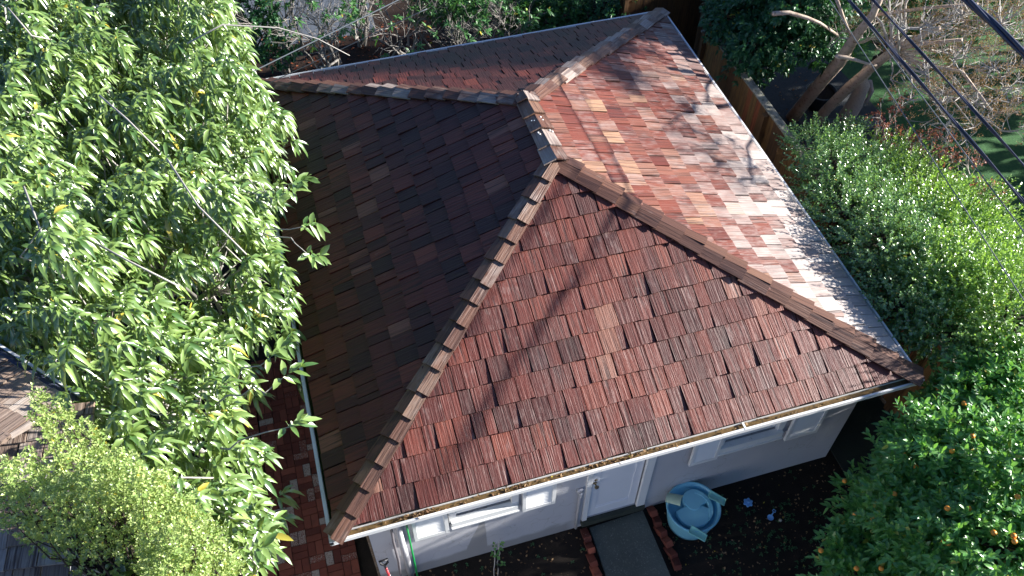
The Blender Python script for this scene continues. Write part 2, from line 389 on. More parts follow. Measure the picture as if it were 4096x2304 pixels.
def clip_poly(poly, clip):
    out = poly
    n = len(clip)
    for i in range(n):
        a = clip[i]; b = clip[(i+1) % n]; ex, ey = b[0]-a[0], b[1]-a[1]
        ins = lambda q: ex*(q[1]-a[1])-ey*(q[0]-a[0]) >= -1e-9
        res = []
        for j in range(len(out)):
            p_, q = out[j], out[(j+1) % len(out)]; ip, iq = ins(p_), ins(q)
            if ip: res.append(p_)
            if ip != iq:
                da = ex*(p_[1]-a[1])-ey*(p_[0]-a[0]); db = ex*(q[1]-a[1])-ey*(q[0]-a[0]); t = da/(da-db)
                res.append((p_[0]+(q[0]-p_[0])*t, p_[1]+(q[1]-p_[1])*t))
        out = res
        if len(out) < 3: return []
    return out
def area(p_): return abs(sum(p_[i][0]*p_[(i+1) % len(p_)][1]-p_[(i+1) % len(p_)][0]*p_[i][1] for i in range(len(p_))))/2
def shakes(mb, O, U, V, poly, ex=.285, v_start=.06, wr=(.145, .27), th=(.024, .048), seed=1, tone=(0, 1), grey=(0, 1), bleach=0., sig=.15):
    """lay individual wedge shakes on a slope: O origin, U along the eave, V up the slope"""
    rd = random.Random(seed); O = Vector(O); U = Vector(U).normalized(); V = Vector(V).normalized(); N = U.cross(V)
    us = [q[0] for q in poly]; vs = [q[1] for q in poly]; v = v_start-0.0; row = 0
    while v < max(vs):
        u = min(us)-rd.random()*.2
        while u < max(us):
            wd = rd.uniform(*wr)*(1 if rd.random() > .15 else .6); g = rd.uniform(.006, .017)
            j1 = rd.uniform(-.008, .008); j2 = j1+rd.uniform(-.007, .007); t0 = rd.uniform(*th)
            q = [(u+g/2, v+j1), (u+wd-g/2, v+j2), (u+wd-g/2, v+ex+.02), (u+g/2, v+ex+.02)]
            c = clip_poly(q, poly)
            if len(c) >= 3 and area(c) > .0008:
                skew = rd.uniform(-.05, .05)
                hgt = lambda a, b: .004+t0*(1-min(1, max(0, (b-v)/(ex+.02)))*.86)+skew*(a-u-wd/2)*.6
                n = len(c); ro = rd.random()*50
                top = [O+U*a+V*b+N*hgt(a, b) for a, b in c]; bot = [O+U*a+V*b+N*-.01 for a, b in c]
                pv = float(vnoise(np.array([u+20.]), np.array([v+20.]), .9, seed)[0])
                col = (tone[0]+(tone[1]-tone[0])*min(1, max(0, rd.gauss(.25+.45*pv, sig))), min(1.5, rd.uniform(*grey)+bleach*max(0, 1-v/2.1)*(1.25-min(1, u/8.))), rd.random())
                uvs = [(a+ro, b+ro*.3) for a, b in c]
                mb.add(top+bot, [list(range(n))]+[[(i+1) % n, i, n+i, n+(i+1) % n] for i in range(n)], col, uvs+uvs)
            u += wd
        v += ex; row += 1
A_, B_, C_, D_ = Vector((0, 0, H)), Vector((W, 0, H)), Vector((W, L, H)), Vector((0, L, H))
E1, E2 = Vector((XR, Y1, H+Hh)), Vector((XR, Y2, H+Hh))
# note the ridge: front end E1, rear end E2
fy = 4.6292
E1, E2 = Vector((XR, 3.4204, H+Hh)), Vector((XR, 4.6292, H+Hh))
def slope(mb, P0, P1, tops, inset, seed, under, **kw):
    U = (P1-P0).normalized(); mid = tops[0]
    w_ = mid-P0; V = (w_-U*w_.dot(U)).normalized()
    to2 = lambda q: ((q-P0).dot(U), (q-P0).dot(V))
    poly = [to2(P0), to2(P1)]+[to2(q) for q in tops]
    strip = [(-9, inset), (99, inset), (99, 99), (-9, 99)]
    cut = clip_poly(poly, strip)
    under.add([P0+U*a+V*b_-Vector((0, 0, .02)) for a, b_ in cut], [list(range(len(cut)))])
    shakes(mb, P0, U, V, clip_poly(poly, strip), v_start=inset, seed=seed, **kw)
mb = MB(); un = MB()
INS = .105
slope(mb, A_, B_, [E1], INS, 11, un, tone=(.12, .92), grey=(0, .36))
slope(mb, B_, C_, [E2, E1], .10, 12, un, tone=(.4, 1.), grey=(.05, .65), bleach=1.05, sig=.22)  # lighter shakes paint in the sun on this slope, palest near the eave
slope(mb, C_, D_, [E2], .11, 13, un, tone=(0, .62), grey=(0, .05), sig=.25)  # darker shakes carry the shade of the rear slope in their colour
slope(mb, D_, A_, [E1, E2], .10, 14, un, tone=(0, .80), grey=(0, .15), sig=.3)  # range kept darker and less grey to paint the shaded left slope
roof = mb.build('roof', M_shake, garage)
un.build('roof_deck', M_barkd, roof)
def caps(name, P, Q, n1, n2, parent, seed, w_=.135, ex=.30, t_end=1., raise_=.035, close_top=True, tone=(0, 1), gr=1.):
    """pairs of cap boards laid from P (low) to Q (high); n1, n2 normals of the two slopes"""
    rd = random.Random(seed); P = Vector(P); Q = Vector(Q); d = (Q-P); Ln = d.length; d.normalize()
    mbc = MB(); up = (n1+n2).normalized(); s1 = d.cross(n1).normalized(); s2 = d.cross(n2).normalized()
    if s1.dot(n2) > 0: s1 = -s1
    if s2.dot(n1) > 0: s2 = -s2
    t = 0.; k_ = 0
    while t < Ln-.05:
        e = min(ex*rd.uniform(.92, 1.08), Ln-t); t2 = min(t+e+.04, Ln)
        for side, (s_, n_) in enumerate(((s1, n1), (s2, n2))):
            hb = raise_+rd.uniform(0, .012)+.036; ht = raise_+.004; ww = w_*rd.uniform(.88, 1.1); th = .02
            jt = rd.uniform(-.018, .018)
            a0 = P+d*(t+jt); a1 = P+d*t2
            V = []
            for a, h in ((a0, hb), (a1, ht)):
                V += [a+up*(h*1.04)+up*.0, a+s_*ww+n_*h, a+s_*ww+n_*(h-th), a+up*(h-th)]
            col = (rd.uniform(*tone), rd.random()*gr, rd.random()); ro = rd.random()*9
            uv = [(ro, 0), (ro+ww, 0), (ro+ww, 0), (ro, 0), (ro, e), (ro+ww, e), (ro+ww, e), (ro, e)]
            mbc.add(V, [[0, 1, 5, 4], [0, 3, 2, 1], [1, 2, 6, 5], [4, 5, 6, 7], [2, 3, 7, 6]], col, uv)
        t += e; k_ += 1
    return mbc.build(name, M_cap, parent)
nF = (B_-A_).cross(E1-A_).normalized(); nR = (C_-B_).cross(E1-B_).normalized(); nB = (D_-C_).cross(E2-C_).normalized(); nL = (A_-D_).cross(E1-D_).normalized()
caps('hip_cap', A_+(E1-A_)*.012, E1, nF, nL, roof, 1, tone=(.2, .8), gr=.7, w_=.12)
caps('hip_cap', B_+(E1-B_)*.012, E1, nF, nR, roof, 2, tone=(0, .55), gr=.35)
caps('hip_cap', C_+(E2-C_)*.012, E2, nB, nR, roof, 3, tone=(.2, .8))
caps('hip_cap', D_+(E2-D_)*.012, E2, nB, nL, roof, 4, tone=(0, .4))
caps('ridge_cap', E1-Vector((0, .10, .0)), E2+Vector((0, .12, 0)), nL, nR, roof, 5, raise_=.05, tone=(.1, .9))

# walls with openings in the front
X0, X1, YF, YB = OV, W-OV, OV, L-OV
wl = MB(); T = .14; ZT = 2.24
ops = [(1.36, 2.16, 1.32, 2.05), (3.155, 3.86, .22, 2.06), (4.86, 5.72, 1.32, 2.05)]
xs = sorted({X0, X1, *[a for o_ in ops for a in o_[:2]]})
for a, b in zip(xs[:-1], xs[1:]):
    op = [o_ for o_ in ops if abs(o_[0]-a) < 1e-6 and abs(o_[1]-b) < 1e-6]
    if op: wl.box(a, b, YF, YF+T, 0, op[0][2]); wl.box(a, b, YF, YF+T, op[0][3], ZT)
    else: wl.box(a, b, YF, YF+T, 0, ZT)
wl.box(X0, X0+T, YF+T, YB, 0, ZT); wl.box(X1-T, X1, YF+T, YB, 0, ZT); wl.box(X0+T, X1-T, YB-T, YB, 0, ZT)
wl.build('wall', M_stucco, garage)
b = MB(); b.box(X0-.02, W-.02-.12, .14, YF, ZT-.02, ZT); b.box(X0-.25, X0, YF, YB, ZT-.02, ZT); b.box(X1, X1+.25, YF, YB, ZT-.02, ZT); b.box(X0-.02, X1, YB, L-.13, ZT-.02, ZT); b.box(.13, X0-.02, .14, L-.13, ZT-.02, ZT-.001)
b.build('soffit', M_white, garage)
b = MB(); b.box(.10, W-.10, .10, .125, 2.18, 2.33); b.box(.10, W-.10, L-.125, L-.10, 2.18, 2.33); b.box(.10, .125, .125, L-.125, 2.18, 2.33); b.box(W-.125, W-.10, .125, L-.125, 2.18, 2.33)
b.build('fascia', M_white, garage)
def gutter(name, P, Q, inward, mt, seed, wd=.098, lip=.026):
    """open trough: profile swept from P to Q, outer lip on the line P-Q"""
    b = MB(); P = Vector(P); Q = Vector(Q); i = Vector(inward); z = Vector((0, 0, 1))
    prof = [(0, .0), (lip, 0), (lip, -.02), (lip+.004, -.085), (wd, -.085), (wd, .0), (wd+.004, .0), (wd+.004, -.09), (.018, -.09), (.0, -.06)]
    n = len(prof); N_ = 12; V = []
    for k_ in range(N_+1):
        c = P+(Q-P)*(k_/N_)+z*(.003*math.sin(k_*1.7+seed))
        c_in = c
        for (a, h) in prof: V.append(c_in+i*a+z*h)
    F = [[k_*n+j, k_*n+(j+1) % n, (k_+1)*n+(j+1) % n, (k_+1)*n+j] for k_ in range(N_) for j in range(n)]
    F += [list(range(n)), [N_*n+j for j in range(n)][::-1]]
    b.add(V, F); return b.build(name, mt, garage)
g1 = gutter('gutter', (0, 0, H+.006), (W, 0, H+.006), (0, 1, 0), M_white, 0)
g2 = gutter('gutter', (0, L, H+.02), (0, 0, H+.02), (1, 0, 0), M_gutter, 1, lip=.04)
g3 = gutter('gutter', (W, 0, H+.03), (W, L, H+.03), (-1, 0, 0), M_white, 2)
g4 = gutter('gutter', (W, L, H+.05), (0, L, H+.05), (0, -1, 0), M_white, 3)
# silt and water lying in the front gutter, moss in the left gutter
b = MB(); b.add([(.03, .023, H-.022), (W-.03, .023, H-.022), (W-.03, .097, H-.02), (.03, .097, H-.02)], [[0, 1, 2, 3]]); b.build('silt', M_mud, g1)
b = MB(); b.add([(.023, .03, H-.05), (.097, .03, H-.047), (.097, L-.03, H-.047), (.023, L-.03, H-.05)], [[0, 1, 2, 3]]); b.build('moss', M_moss, g2)
for (P_, ax) in (((4.83, .05), 0), ((2.0, .05), 0), ((.05, 2.4), 1), ((.05, 5.1), 1)):
    if P_[0] == 2.0: continue
    b = MB()
    if ax == 0: b.box(P_[0]-.012, P_[0]+.012, .0, .11, H+.004, H+.012)
    else: b.box(.0, .11, P_[1]-.012, P_[1]+.012, H+.004, H+.012)
    b.build('gutter_strap', M_white, g1 if ax == 0 else g2)
# downspout, small conduit pipe, corner board
b = MB(); b.tube([(.74, .06, 2.28), (.74, .10, 2.2), (.72, .24, 2.02), (.72, .31, 1.93), (.73, .315, 1.2), (.75, .318, .1)], .042, 10)
b.build('downspout', M_stucco, garage, smooth=True)
b = MB(); b.tube([(3.0, .31, 1.17), (3.0, .325, 1.12), (3.0, .33, .1)], .02, 8); b.box(2.96, 3.04, .335, .375, 1.13, 1.2)
b.build('pipe', M_stucco, garage, smooth=True)
b = MB(); b.box(X0-.03, X0-.003, YF-.004, YF+.07, 0, 2.0); b.build('corner_board', mat('rotten_wood', plain((.16, .11, .07), .9, .4, 8, .5, .2, ((.4, .38, .33), .55, 5))), garage)
# door
d_ = MB(); x0, x1, z0, z1 = 3.16, 3.855, .23, 2.05; y = .40
d_.box(x0, x1, y, y+.04, z0, z1)
def rails(mb_, x0, x1, z0, z1, y, s=.11, bot=.2, t=.012):
    mb_.box(x0, x0+s, y-t, y, z0, z1); mb_.box(x1-s, x1, y-t, y, z0, z1)
    mb_.box(x0+s, x1-s, y-t, y, z0, z0+bot); mb_.box(x0+s, x1-s, y-t, y, z1-s, z1)
rails(d_, x0+.001, x1-.001, z0+.001, z1-.001, y)
d_.box(x0+.11, x1-.11, y-.006, y-.0005, z0+.2, z0+.235)
door = d_.build('door', M_door, garage, bevel=.004)
b = MB(); b.lathe([(0, 0), (.028, 0), (.028, .008), (.01, .012), (.01, .04), (.026, .05), (.03, .065), (.022, .08), (0, .084)], (0, 0, 0), 20)
rotx = Matrix.Translation((3.21, .388, 1.19))@Matrix.Rotation(math.radians(90), 4, 'X')
b.v = [tuple(rotx@Vector(q)) for q in b.v]; b.build('handle', M_brass, door, smooth=True)
b = MB(); b.lathe([(0, 0), (.02, 0), (.02, .012), (0, .014)], (0, 0, 0), 16); r2 = Matrix.Translation((3.215, .388, 1.27))@Matrix.Rotation(math.radians(90), 4, 'X')
b.v = [tuple(r2@Vector(q)) for q in b.v]; b.build('lock', M_brass, door, smooth=True)
b = MB(); b.box(3.085, 3.155, .345, .50, .14, 2.06); b.box(3.86, 3.975, .335, .50, .14, 2.06); b.box(3.085, 3.975, .338, .50, 2.062, 2.15); b.build('door_frame', M_white, garage, bevel=.006)
b = MB(); b.box(3.08, 3.98, .31, .48, .10, .218); b.build('threshold', M_path, garage, bevel=.008)
# windows with louvred shutters
def window(x0, x1, side):
    f = MB(); y0 = .345; y1 = .50
    f.box(x0-.05, x0+.04, y0, y1, 1.28, 2.06); f.box(x1-.05, x1+.04, y0, y1, 1.28, 2.06); f.box(x0+.04, x1-.05, y0, y1, 1.98, 2.062)
    f.box(x0+.04, x1-.05, .40, .46, 1.36, 1.42); f.box(x0+.04, x1-.05, .405, .455, 1.68, 1.72); f.box(x0+.04, x0+.08, .405, .455, 1.42, 1.68); f.box(x1-.09, x1-.05, .405, .455, 1.42, 1.68)
    fr = f.build('window', M_white, garage, bevel=.004)
    s = MB(); s.box(x0-.04, x1+.03, .285, .372, 1.19, 1.225); s.box(x0-.03, x1+.02, .30, .385, 1.226, 1.34)
    M_ = None
    s.build('sill', M_sill, fr, bevel=.005)
    g = MB(); g.box(x0+.06, x1-.07, .425, .435, 1.40, 2.0); g.build('pane', M_glass, fr)
def shutter(x0, x1, z0, z1):
    s = MB(); y0, y1 = .292, .33; q = .045
    s.box(x0, x0+q, y0, y1, z0, z1); s.box(x1-q, x1, y0, y1, z0, z1); s.box(x0+q, x1-q, y0+.001, y1, z0, z0+.07); s.box(x0+q, x1-q, y0+.001, y1, z1-.07, z1)
    z = z0+.085
    while z < z1-.08:
        Mx = Matrix.Translation((0, (y0+y1)/2+.002, z))@Matrix.Rotation(math.radians(-38), 4, 'X')
        s.box(x0+q-.002, x1-q+.002, -.003, .003, -.023, .023, M=Mx); z += .04
    s.box(x0+q, x1-q, y1-.004, y1+.002, z0+.07, z1-.07)
    o = s.build('shutter', M_white, garage, bevel=.002)
    hb = MB(); hb.box(x0+.03, x1-.03, y1+.002, YF-.002, z0+.1, z0+.14); hb.box(x0+.03, x1-.03, y1+.002, YF-.002, z1-.14, z1-.1); hb.build('batten', M_white, o)
M_sill = mat('peeling_white_paint', plain((.78, .79, .78), .5, .05, 6, .15, .4, ((.22, .22, .19), .64, 8)))
window(1.38, 2.16, 0); shutter(.885, 1.31, 1.14, 1.98); shutter(2.235, 2.655, 1.13, 1.98)
window(4.88, 5.72, 1); shutter(4.455, 4.845, 1.11, 1.97); shutter(5.815, 6.285, 1.08, 1.96)

# ------------------------------------------------------------ debris lying about
def litter(name, P, size, mt, label, cat, flat=.25):
    n = len(P); a = rng.random(n)*6.28; Tn = np.stack([np.cos(a), np.sin(a), rng.normal(0, flat, n)], 1)
    Nn = UP+rng.normal(0, flat*1.3, (n, 3)); s = size*(.5+rng.random(n))
    o = leaf_mesh(name, P, Tn, Nn, s, s*.6, mt, None, droop=.05, fold=.3, small=True)
    tag(o, label, cat, None, 'stuff'); return o
n = 420; u = rng.random(n)
xg = np.concatenate([rng.uniform(.1, W-.1, 120), rng.normal(1.0, .16, 110), rng.normal(3.2, .35, 120), rng.normal(2.1, .15, 70)]); xg = np.clip(xg, .05, W-.1)
litter('gutter_leaves', np.stack([xg, .028+.062*rng.random(n), H-.018+.02*rng.random(n)], 1), .035, M_leafdead, 'dry brown leaves and debris lying in the front gutter', 'leaf debris', .5)
n = 1700; xg = rng.uniform(-.4, 7.2, n); yg = rng.uniform(-2.2, .33, n); ok = ~((xg > 3.1) & (xg < 4.05)); 
litter('fallen_leaves', np.stack([xg, yg, np.full(n, .012)], 1)[ok], .032, M_leafdead, 'pale small fallen leaves scattered over the dark soil in front of the wall', 'fallen leaves')
n = 260; xg = np.concatenate([rng.normal(5.6, .5, 120), rng.uniform(1, 7, 140)]); yg = np.concatenate([rng.normal(-.5, .3, 120), rng.uniform(-1.8, .33, 140)]); ok = (yg < .34) & ~((xg > 3.1) & (xg < 4.05))
S_ = sprigs(np.stack([xg, yg, np.full(n, .005)], 1)[ok], np.tile([[0, 0, 1.]], (int(ok.sum()), 1)), 6, .02, .035, .014, spread=.85)
tag(leaf_mesh('weeds', *S_[:3], S_[3], S_[4], M_leafdark, None, small=True), 'sparse small green weeds sprouting from the dark soil by the wall', 'weeds', None, 'stuff')
n = 2600; xg = rng.uniform(-1, 8, n); yg = rng.uniform(8.3, 12.6, n)
litter('fallen_leaves', np.stack([xg, yg, np.full(n, .02)], 1), .07, M_leafrust, 'rust red fallen leaves covering the ground under the bare shrubs', 'fallen leaves')
n = 160; xg = rng.uniform(9, 11, n); yg = rng.uniform(6.2, 9.5, n)
litter('fallen_leaves', np.stack([xg, yg, np.full(n, .065)], 1), .05, M_leafdead, 'scattered tan leaves on the dark patio beyond the fence', 'fallen leaves')
# white droppings on the ridge cap
b = MB()
for (dx, dy) in ((-.07, .12), (-.04, .10), (-.06, -.12), (-.05, -.16), (.06, .16), (.07, .10), (.10, -.10), (.13, -.12)):
    x, y = XR+dx, 4.02+dy; zz = H+Hh+.068-abs(dx)*.4
    b.lathe([(0, .014), (.010, .012), (.013, 0)], (x, y, zz), 8)
b.build('droppings', M_white, roof)

# ------------------------------------------------------------ brick path and edging
b = MB(); rd = random.Random(5)
bw, bl = .098, .205
x_ = -1.12; col_i = 0
cols = [(-1.12, 1), (-.90, 0), (-.695, 0), (-.49, 0), (-.285, 0), (-.08, 0)]
for ci, (cx, kind) in enumerate(cols):
    yy = -.6+rd.random()*.03; j = 0
    while yy < 4.2:
        def br(x0, x1, y0, y1):
            z = .034+rd.uniform(-.004, .004); g = .004
            b.box(x0+g, x1-g, y0+g, y1-g, -.02, z, (rd.random(), rd.random()**5, rd.random()))
        wd = .205
        if kind == 1: br(cx, cx+wd, yy, yy+bw*1.02); yy += bw*1.04
        else:
            if (j+ci) % 2 == 0: br(cx, cx+wd, yy, yy+bw); br(cx, cx+wd, yy+bw, yy+2*bw)
            else: br(cx, cx+wd/2, yy, yy+2*bw); br(cx+wd/2, cx+wd, yy, yy+2*bw)
            yy += 2*bw; j += 1
b.build('brick_path', M_brick)['kind'] = 'structure'
def edging(px, py, ang, tilt, idx, label):
    q = MB(); q.local = True; q.box(-.1, .1, -.05, .05, -.045, .045, (rd.random(), rd.random()*.5, 0), Matrix.Rotation(math.radians(tilt), 4, 'Y'))
    o = q.build('edging_brick', M_brick, None, bevel=.006); o.location = (px+rd.uniform(-.012, .012), py, .03+rd.uniform(-.012, .012)); o.rotation_euler = (rd.uniform(-.12, .12), rd.uniform(-.2, .15), ang)
    return tag(o, label, 'brick', 'tilted red bricks edging the concrete path')
ordn = ['first', 'second', 'third', 'fourth', 'fifth', 'sixth', 'seventh', 'eighth']
for i in range(4):
    edging(3.105-.012*i, .22-.17*i, math.radians(90+rd.uniform(-12, 12)), 30, i, '%s brick from the house in the row edging the left side of the concrete path' % ordn[i])
for i in range(6):
    edging(4.09+.006*i, .30-.155*i, math.radians(90+rd.uniform(-12, 12)), 36, i, '%s tilted red brick from the house along the right side of the concrete path' % ordn[i])

# ------------------------------------------------------------ water table and toys
wt = empty('water_table', (4.52, .03, 0), 'round blue plastic water play table with mint green channels beside the house wall', 'play table')
CX, CY = 4.52, .03
b = MB(); b.lathe([(.0, .02), (.27, .02), (.285, .1), (.33, .40), (.345, .45), (.335, .462), (.318, .455), (.30, .40), (.275, .33), (0, .33)], (CX, CY, 0), 56); b.v = [(CX+(a-CX)*1.05, CY+(c-CY)*1.05, d) for a, c, d in b.v]; b.build('tub', M_blued, wt, smooth=True)
def arc(cx, cy, r, a0, a1, n=14): return [(cx+r*math.cos(math.radians(a0+(a1-a0)*i/n)), cy+r*math.sin(math.radians(a0+(a1-a0)*i/n))) for i in range(n+1)]
Mt = Matrix.Translation((CX, CY, 0))@Matrix.Rotation(math.radians(-12), 4, 'Z')
b = MB(); low = arc(0, -.03, .235, 180, 360)+[(.17, .0), (.10, .035), (0, .015), (-.10, .035), (-.18, .0)]
b.prism(low, .34, .412, M=Mt); b.build('lower_basin', M_blue, wt, bevel=.012)
b = MB(); upp = arc(.04, .11, .155, -20, 200)+arc(.02, .06, .10, 200, 340, 8); b.prism(upp, .34, .428, M=Mt); b.build('upper_basin', M_blue, wt, bevel=.012)
b = MB(); rim = arc(0, 0, .262, -50, 75, 20)+arc(0, 0, .205, 75, -30, 16); b.prism(rim, .335, .435, M=Mt); b.build('channel_rim', M_blue, wt, bevel=.01)
def scoop(cx, cy, z, ang, pitch, sx, sy, mt, label=None):
    q = MB(); n = 9; V = []
    for k_ in range(4):
        for j in range(n):
            t = math.pi*(j/(n-1)); ww = sy*(1-.12*k_/3)
            V.append((sx*(k_/3-.5), -ww*math.cos(t), -.55*ww*math.sin(t)))
    q.add(V, [[k_*n+j, k_*n+j+1, (k_+1)*n+j+1, (k_+1)*n+j] for k_ in range(3) for j in range(n-1)]+[[3*n+j for j in range(n)]])
    Mx = Matrix.Translation((cx, cy, z))@Matrix.Rotation(ang, 4, 'Z')@Matrix.Rotation(pitch, 4, 'Y'); q.v = [tuple(Mx@Vector(v_)) for v_ in q.v]
    o = q.build('channel', mt, wt); s = o.modifiers.new('solid', 'SOLIDIFY'); s.thickness = .012; return tag(o, label)
p1 = at(1697, 1253, 2, .56); p2 = at(1805, 1252, 2, .5); p3 = at(1757, 1342, 2, .48)
o = scoop(p1[0], p1[1], .53, math.radians(-38), math.radians(165), .20, .08, M_mintp, 'grey green upturned cover on the left of the tub')
scoop(p2[0], p2[1], .49, math.radians(-40), math.radians(18), .24, .062, M_mint)
scoop(p3[0], p3[1], .47, math.radians(-45), math.radians(12), .23, .062, M_mint)
# sand toys
q = MB(); q.local = True
fl = [((.06+.009*math.cos(6*t))*math.cos(t), (.06+.009*math.cos(6*t))*math.sin(t)) for t in np.linspace(0, 2*math.pi, 41)[:-1]]
q.prism(fl, 0, .03); q.lathe([(0, .05), (.018, .048), (.022, .03)], (0, 0, 0), 16)
tp = at(1881, 1266, 2, 0); o = q.build('sand_mould', M_toyb, None, bevel=.006); o.location = (tp[0], tp[1], .008); tag(o, 'bright blue flower shaped sand mould lying on the dark soil', 'toy')
sh = at(1937, 1304, 2, 0); se = empty('toy_shovel', (sh[0], sh[1], .01), 'small light blue toy shovel lying on the soil right of the flower mould', 'toy'); se.rotation_euler = (0, 0, math.radians(38))
q = MB(); q.local = True; q.lathe([(0, .008), (.03, .01), (.042, .022), (.045, .02), (.032, .003), (0, .0)], (-.0, 0, 0), 18); q.build('scoop', M_toyb, se, smooth=True)
q = MB(); q.local = True; q.tube([(.04, 0, .014), (.11, 0, .016)], .009, 8); q.tube([(.105, -.02, .016), (.135, -.018, .016), (.135, .018, .016), (.105, .02, .016), (.105, -.02, .016)], .006, 6); q.build('handle', M_toyb, se, smooth=True)
pb = at(1962, 1310, 2, 0); q = MB(); q.local = True; q.lathe([(0, .0), (.02, .0), (.024, .018), (.018, .03), (0, .034)], (0, 0, 0), 9); o = q.build('pebble', M_stone, None, smooth=True); o.location = (pb[0], pb[1], .0); tag(o, 'pale pebble on the soil just right of the toy shovel', 'pebble')

# ------------------------------------------------------------ tools leaning on the wall
def pole(name, P, Q, r, mt, label, cat):
    e = empty(name, tuple(P), label, cat); return e
P0 = (.75, .02, 0)
e = empty('garden_pole', (.82, -.03, .02), 'bright green garden pole with a white end cap leaning on the wall by the downspout', 'pole')
b = MB(); b.tube([(.82, -.03, .02), (.825, .27, 1.86)], .012, 10); b.build('shaft', M_green, e, smooth=True)
b = MB(); b.tube([(.825, .27, 1.86), (.826, .285, 1.97), (.826, .286, 1.985)], [.019, .019, .012], 10); b.build('end_cap', M_white, e, smooth=True)
b = MB(); b.tube([(.63, .02, .0), (.62, .09, .6), (.645, .14, 1.1), (.64, .2, 1.5), (.655, .27, 1.93), (.655, .275, 1.98)], [.016, .015, .018, .015, .017, .006], 8)
o = b.build('wooden_pole', M_greyp, None, smooth=True); tag(o, 'long thin grey wooden pole leaning on the wall behind the spade', 'pole')
e = empty('spade', (.50, -.10, .02), 'spade with a black D grip and red shaft leaning by the house corner', 'spade')
b = MB(); b.tube([(.53, .02, .40), (.48, .13, 1.02)], .016, 10); b.build('shaft', M_redp, e, smooth=True)
b = MB(); b.tube([(.485, .12, .98), (.475, .14, 1.07), (.435, .15, 1.12), (.425, .158, 1.18), (.525, .158, 1.19), (.52, .15, 1.12), (.475, .14, 1.07)], .014, 8); b.build('grip', M_black, e, smooth=True)
b = MB(); b.prism([(-.09, 0), (.09, 0), (.09, -.2), (.04, -.29), (-.04, -.29), (-.09, -.2)], -.003, .003, M=Matrix.Translation((.535, .01, .38))@Matrix.Rotation(math.radians(80), 4, 'X')); b.build('blade', M_greyp, e)
b = MB(); b.tube([(.515, .05, .58), (.494, .10, .85)], .0185, 10); b.build('shaft_label', M_white, e, smooth=True)

# ------------------------------------------------------------ fences
def fence(name, A, B, h, label, seed, cap=True, tone=(0, 1)):
    A = Vector((*A, 0)); B = Vector((*B, 0)); d = (B-A); Ln = d.length; d.normalize(); n_ = d.cross(Vector((0, 0, 1)))
    e = empty(name, tuple((A+B)/2), label, 'fence'); rd = random.Random(seed)
    ang = math.atan2(d.y, d.x); M_ = Matrix.Translation(A)@Matrix.Rotation(ang, 4, 'Z')
    b = MB(); t = 0
    while t < Ln:
        wd = rd.uniform(.13, .19); b.box(t, min(t+wd-.004, Ln), -.01+rd.uniform(-.002, .002), .012, .03, h-.02, (tone[0]+(tone[1]-tone[0])*rd.random(), rd.random(), rd.random()), M_); t += wd
    b.build('board', M_fence, e)
    if cap:
        b = MB(); t = 0
        while t < Ln: wd = min(2.4, Ln-t); b.box(t, t+wd-.005, -.02, .12, h-.018, h+.015, (.5, .5, .5), M_); t += wd
        b.build('cap_rail', M_lichen, e, bevel=.006)
    t = 0.05
    while t < Ln: b = MB(); b.box(t, t+.09, -.105, -.016, 0, h-.03, (.2, .5, .5), M_); b.build('post', M_fence, e, bevel=.004); t += 2.4
    return e
fence('wooden_fence', (8.12, 8.1), (8.12, -3.5), 1.8, 'long brown board fence with a lichen covered cap along the right side of the building', 3)
fence('wooden_fence', (8.12, 8.15), (8.95, 8.15), 1.62, 'short mossy fence return at the rear corner of the building', 4)
fence('wooden_fence', (8.95, 8.2), (8.95, 16), 1.7, 'dark reddish board fence running back from the rear corner', 5, tone=(0, .4))
fence('wooden_fence', (7.1, 9.75), (8.9, 9.75), 1.75, 'reddish brown board fence standing behind the rear end of the roof', 6, cap=False, tone=(0, .3))

# ------------------------------------------------------------ trees and shrubs
def blob_pts(blobs, dens, shell=.55):
    """sprig bases near the surface of a union of ellipsoids"""
    P = []; D = []
    for (c, r) in blobs:
        c = np.array(c); n = max(6, int(dens*4*math.pi*r*r*.75))
        d = nrm(rng.normal(0, 1, (n, 3))); d[:, 2] = np.abs(d[:, 2])*np.where(rng.random(n) < .78, 1, -1)
        rr = r*(shell+(1-shell)*rng.random(n)**.5); rr *= .62+.72*vnoise(d[:, 0]*3+c[0]*5+9, d[:, 1]*3+c[1]*5+d[:, 2]*2+9, 1.2, 5)
        P.append(c+d*rr[:, None]*np.array([1, 1, .8])); D.append(d)
    P = np.concatenate(P); D = np.concatenate(D); keep = np.ones(len(P), bool)
    for (c, r) in blobs:
        keep &= np.linalg.norm((P-np.array(c))/np.array([1, 1, .8]), axis=1) > r*.45
    return P[keep], D[keep]
def wiggle(a, b, n=5, amp=.05, rd=random):
    a = Vector(a); b = Vector(b); L_ = (b-a).length
    return [a+(b-a)*(i/n)+(Vector((rd.gauss(0, 1), rd.gauss(0, 1), rd.gauss(0, 1)))*amp*L_*math.sin(math.pi*i/n) if 0 < i < n else Vector()) for i in range(n+1)]
